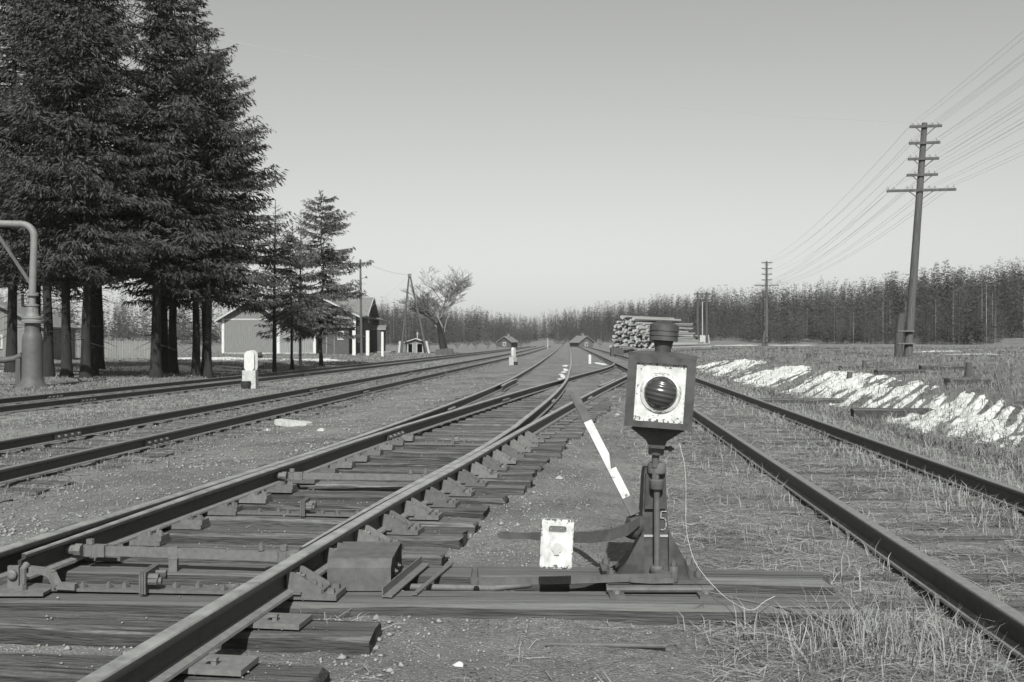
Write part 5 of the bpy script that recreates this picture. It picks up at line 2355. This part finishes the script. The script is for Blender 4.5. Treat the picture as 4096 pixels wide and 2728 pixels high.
def grass(name, label, n, xf, yf, keep, hmin, hmax, wk, m, lie=.35, seed=1):
    """xf/yf sample arrays; lie = share of flattened straws"""
    g = np.random.default_rng(seed)
    y = yf(g, n)
    x = xf(g, y, n)
    k = keep(x, y, g) & scatter_ok(x, y)
    x, y = x[k], y[k]
    n = len(x)
    z = gz(x, y) - .006
    flat = g.random(n) < lie
    a = g.random(n) * 6.283
    a = np.where(flat, g.normal(0, .8, n) + np.where(g.random(n) < .5, 0, 3.14), a)
    el = np.where(flat, g.uniform(.02, .30, n), g.uniform(.75, 1.5, n))
    L = g.uniform(hmin, hmax, n) * np.where(flat, 1.3, 1.0)
    Wd = wk * (1 + y * .10) * g.uniform(.5, 1.7, n)
    d = np.stack([np.cos(a) * np.cos(el), np.sin(a) * np.cos(el), np.sin(el)], 1)
    bend = np.stack([np.cos(a + g.normal(0, .7, n)), np.sin(a), np.full(n, -.6)], 1) * (L * g.uniform(.05, .6, n))[:, None]
    s = np.stack([-np.sin(a + g.normal(0, .8, n)), np.cos(a), g.normal(0, .3, n)], 1)
    s /= np.linalg.norm(s, axis=1)[:, None]
    P = np.stack([x, y, z + np.where(flat, g.uniform(0, .03, n), 0)], 1)
    m1 = P + d * (L * .55)[:, None]
    tp = P + d * L[:, None] + bend
    tp[:, 2] = np.maximum(tp[:, 2], P[:, 2] + .004)
    w = (s * Wd[:, None]) / 2
    V = np.stack([P - w, P + w, m1 + w * .8, m1 - w * .8, tp], 1).reshape(-1, 3)
    b = np.arange(n) * 5
    F = np.concatenate([np.stack([b, b + 1, b + 2], 1), np.stack([b, b + 2, b + 3], 1), np.stack([b + 3, b + 2, b + 4], 1)])
    o = link(name, np_mesh(name, V, F, m))
    o['kind'] = 'stuff'
    o['label'] = label
    o['category'] = 'grass'
    return o


def near_y(a, b, p=1.0):
    """density falling off with distance"""
    def f(g, n):
        u = g.random(n)
        return a * (b / a) ** (u ** p)
    return f


def clump(x, y, sc, seed):
    return vnoise(x * sc, y * sc, seed) * .6 + vnoise(x * sc * 2.7, y * sc * 2.7, seed + 1) * .4


# around the right-hand track
grass('dry_grass', 'bleached straw matted over and around the overgrown right-hand track', 88000,
      lambda g, y, n: np.maximum(R1(y) - 1.4 + g.random(n) * 5.2, .25 + g.random(n) * .3), near_y(2.6, 30),
      lambda x, y, g: (clump(x, y, 1.6, 5) + g.random(len(x)) * .35 > .50) & ((x > .95) | (y < 4.3) | (y > 5.7)) & ((x < R1(y) - .45) | (x > R1(y)) | (g.random(len(x)) < .6)), .04, .14, .0021, 'straw', .86, 2)
grass('dry_grass', 'upright dead grass fringing the right-hand rails', 26000,
      lambda g, y, n: np.where(g.random(n) < .5, R2(y) + .09 + np.abs(g.normal(0, .5, n)), np.where(g.random(n) < .5, R1(y), R2(y)) - .08 - np.abs(g.normal(0, .3, n))), near_y(3, 40),
      lambda x, y, g: (clump(x, y, 1.2, 15) + g.random(len(x)) * .3 > .45) & ((x > R1(y)) | (g.random(len(x)) < .25) | (y > 16)), .07, .19, .0026, 'straw', .1, 3)
grass('dry_grass', 'dull dead grass over the bank and the plain behind it', 66000,
      lambda g, y, n: R2(y) + 1.0 + g.random(n) ** 1.6 * (4 + y * .55), near_y(9, 95, .9),
      lambda x, y, g: clump(x, y, .6, 25) + g.random(len(x)) * .4 > .48, .08, .24, .0035, 'straw_dull', .3, 4)
grass('dry_grass', 'sparse straw around the sleeper ends in front of the lamp stand', 9000,
      lambda g, y, n: g.uniform(-1.2, 2.0, n), near_y(2.6, 4.75, .9),
      lambda x, y, g: clump(x, y, 2.2, 35) + g.random(len(x)) * .3 > np.where(x > .9, .5, .72), .04, .13, .0022, 'straw', .8, 5)
grass('dry_grass', 'tall tuft of bleached stalks at the end of the front bearer', 1500,
      lambda g, y, n: np.where(g.random(n) < .6, 1.5 + g.normal(0, .22, n), 1.9 + g.normal(0, .3, n)), lambda g, n: 4.35 + g.normal(0, .22, n),
      lambda x, y, g: x > .9, .1, .28, .0026, 'straw', .35, 6)
grass('dry_grass', 'pale turf between the two low left-hand tracks', 52000,
      lambda g, y, n: A2(y) + .2 + g.random(n) * (B1(y) - A2(y) - .2), near_y(10, 75),
      lambda x, y, g: clump(x, y, .8, 45) + g.random(len(x)) * .5 > .45, .03, .07, .003, 'straw', .55, 7)
grass('dry_grass', 'thin turf in and along the low left-hand tracks', 30000,
      lambda g, y, n: np.where(g.random(n) < .5, B1(y) + g.random(n) * G, np.where(g.random(n) < .6, B2(y) + np.abs(g.normal(0, .5, n)), A1(y) + g.random(n) * G)), near_y(6, 60),
      lambda x, y, g: clump(x, y, 1.3, 55) + g.random(len(x)) * .4 > .58, .03, .12, .003, 'straw_dull', .4, 8)
grass('dry_grass', 'yard turf under the spruces and out to the barn', 42000,
      lambda g, y, n: A1(y) - .5 - g.random(n) ** 1.2 * (10 + y * .2), near_y(22, 105),
      lambda x, y, g: clump(x, y, .5, 65) + g.random(len(x)) * .5 > .42, .04, .13, .005, 'straw_dull', .3, 9)
grass('dry_grass', 'scattered straws lying on the bare ash beside the turnout', 16000,
      lambda g, y, n: np.where(g.random(n) < .55, RS(y) + .6 + g.random(n) * np.maximum(R1(y) - RS(y) - 1.2, .2), LS(y) - .6 - g.random(n) * (LS(y) - B2(y) - .9)), near_y(5.7, 35),
      lambda x, y, g: clump(x, y, 1.1, 75) + g.random(len(x)) * .4 > .66, .025, .07, .0025, 'straw_dull', .8, 10)


def stones(name, label, n, xf, yf, keep, smin, smax, seed, m='stone', on_ties=False):
    g = np.random.default_rng(seed)
    y = yf(g, n)
    x = xf(g, y, n)
    k = keep(x, y, g) & scatter_ok(x, y, .06)
    x, y = x[k], y[k]
    n = len(x)
    s = smin + (smax - smin) * g.random(n) ** 2.5
    s *= (1 + y * .03)
    base = np.array([(1, 0, 0), (0, 1, 0), (-1, 0, 0), (0, -1, 0), (.2, .1, .9), (0, 0, -.6)])
    Fb = np.array([(0, 1, 4), (1, 2, 4), (2, 3, 4), (3, 0, 4), (1, 0, 5), (2, 1, 5), (3, 2, 5), (0, 3, 5)])
    V = base[None] * g.uniform(.6, 1.2, (n, 6, 1)) * g.uniform(.7, 1.3, (n, 1, 3)) * s[:, None, None]
    a = g.random(n) * 6.283
    c, sn = np.cos(a), np.sin(a)
    X = V[:, :, 0] * c[:, None] - V[:, :, 1] * sn[:, None]
    Y = V[:, :, 0] * sn[:, None] + V[:, :, 1] * c[:, None]
    z = gz(x, y)
    if on_ties:                       # crumbs lying on the sleepers
        z = np.where(np.abs(x) < 1e9, -9.0, z)
        for yt, sl in tie_y + [(4.845, -.045), (5.42, -.057)]:
            hit = (np.abs(y - (yt + sl * (x - float(RS(yt))))) < .10) & (x > LS(y) - .4) & (x < RS(y) + .4)
            z = np.where(hit, .001, z)
        keep2 = z > -5
        V, X, Y, x, y, z, s = V[keep2], X[keep2], Y[keep2], x[keep2], y[keep2], z[keep2], s[keep2]
        n = len(x)
    V = np.stack([X + x[:, None], Y + y[:, None], V[:, :, 2] * .8 + z[:, None] + s[:, None] * .25], -1).reshape(-1, 3)
    F = (Fb[None] + (np.arange(n) * 6)[:, None, None]).reshape(-1, 3)
    o = link(name, np_mesh(name, V, F, m))
    o['kind'] = 'stuff'
    o['label'] = label
    o['category'] = 'gravel'


stones('gravel', 'fine ballast and ash crumbs in and around the turnout', 30000, lambda g, y, n: LS(y) - 1.8 + g.random(n) * 4.6, near_y(2.8, 24),
       lambda x, y, g: clump(x, y, 1.4, 85) + g.random(len(x)) * .4 > .52, .002, .012, 21)
stones('gravel', 'pale rubble scattered over the ash between turnout and low track', 9000, lambda g, y, n: B1(y) + g.random(n) * (LS(y) - B1(y) - .5), near_y(5.5, 40),
       lambda x, y, g: clump(x, y, .9, 95) + g.random(len(x)) * .4 > .55, .004, .022, 22)
stones('gravel', 'ash crumbs on the bare ground right of the turnout', 5000, lambda g, y, n: RS(y) + .5 + g.random(n) * np.maximum(R1(y) - RS(y) - .5, .3), near_y(3.2, 25),
       lambda x, y, g: clump(x, y, 1.2, 105) + g.random(len(x)) * .4 > .55, .003, .010, 23)

stones('gravel', 'crumbs of ballast lying on top of the turnout sleepers', 9000, lambda g, y, n: LS(y) - .4 + g.random(n) * (RS(y) - LS(y) + .8), near_y(3.0, 16),
       lambda x, y, g: clump(x, y, 2.0, 115) + g.random(len(x)) * .3 > .60, .002, .009, 24, 'stone', True)

stones('gravel', 'coarser ballast stones lying loose between turnout sleepers', 2600, lambda g, y, n: LS(y) - 1.0 + g.random(n) * (RS(y) - LS(y) + 1.8), near_y(2.9, 20),
       lambda x, y, g: clump(x, y, 1.7, 125) + g.random(len(x)) * .3 > .56, .008, .026, 25)

# ------------------------------------------------------------------ air
mb = MB()
mb.box((0, 797, 13.5), (1820, 1626, 37))
hz = mb.build('haze', 'snow')
hz.data.materials.clear()
hm = bpy.data.materials.new('spring_haze')
hm.use_nodes = True
hm.node_tree.nodes.clear()
pv = hm.node_tree.nodes.new('ShaderNodeVolumePrincipled')
pv.inputs['Color'].default_value = tint(0.9)
pv.inputs['Density'].default_value = 0.0002
pv.inputs['Anisotropy'].default_value = 0.0
mo = hm.node_tree.nodes.new('ShaderNodeOutputMaterial')
hm.node_tree.links.new(pv.outputs['Volume'], mo.inputs['Volume'])
hz.data.materials.append(hm)
hz['kind'] = 'stuff'
hz['label'] = 'thin spring haze over the yard and the wooded hills'
hz['category'] = 'haze'
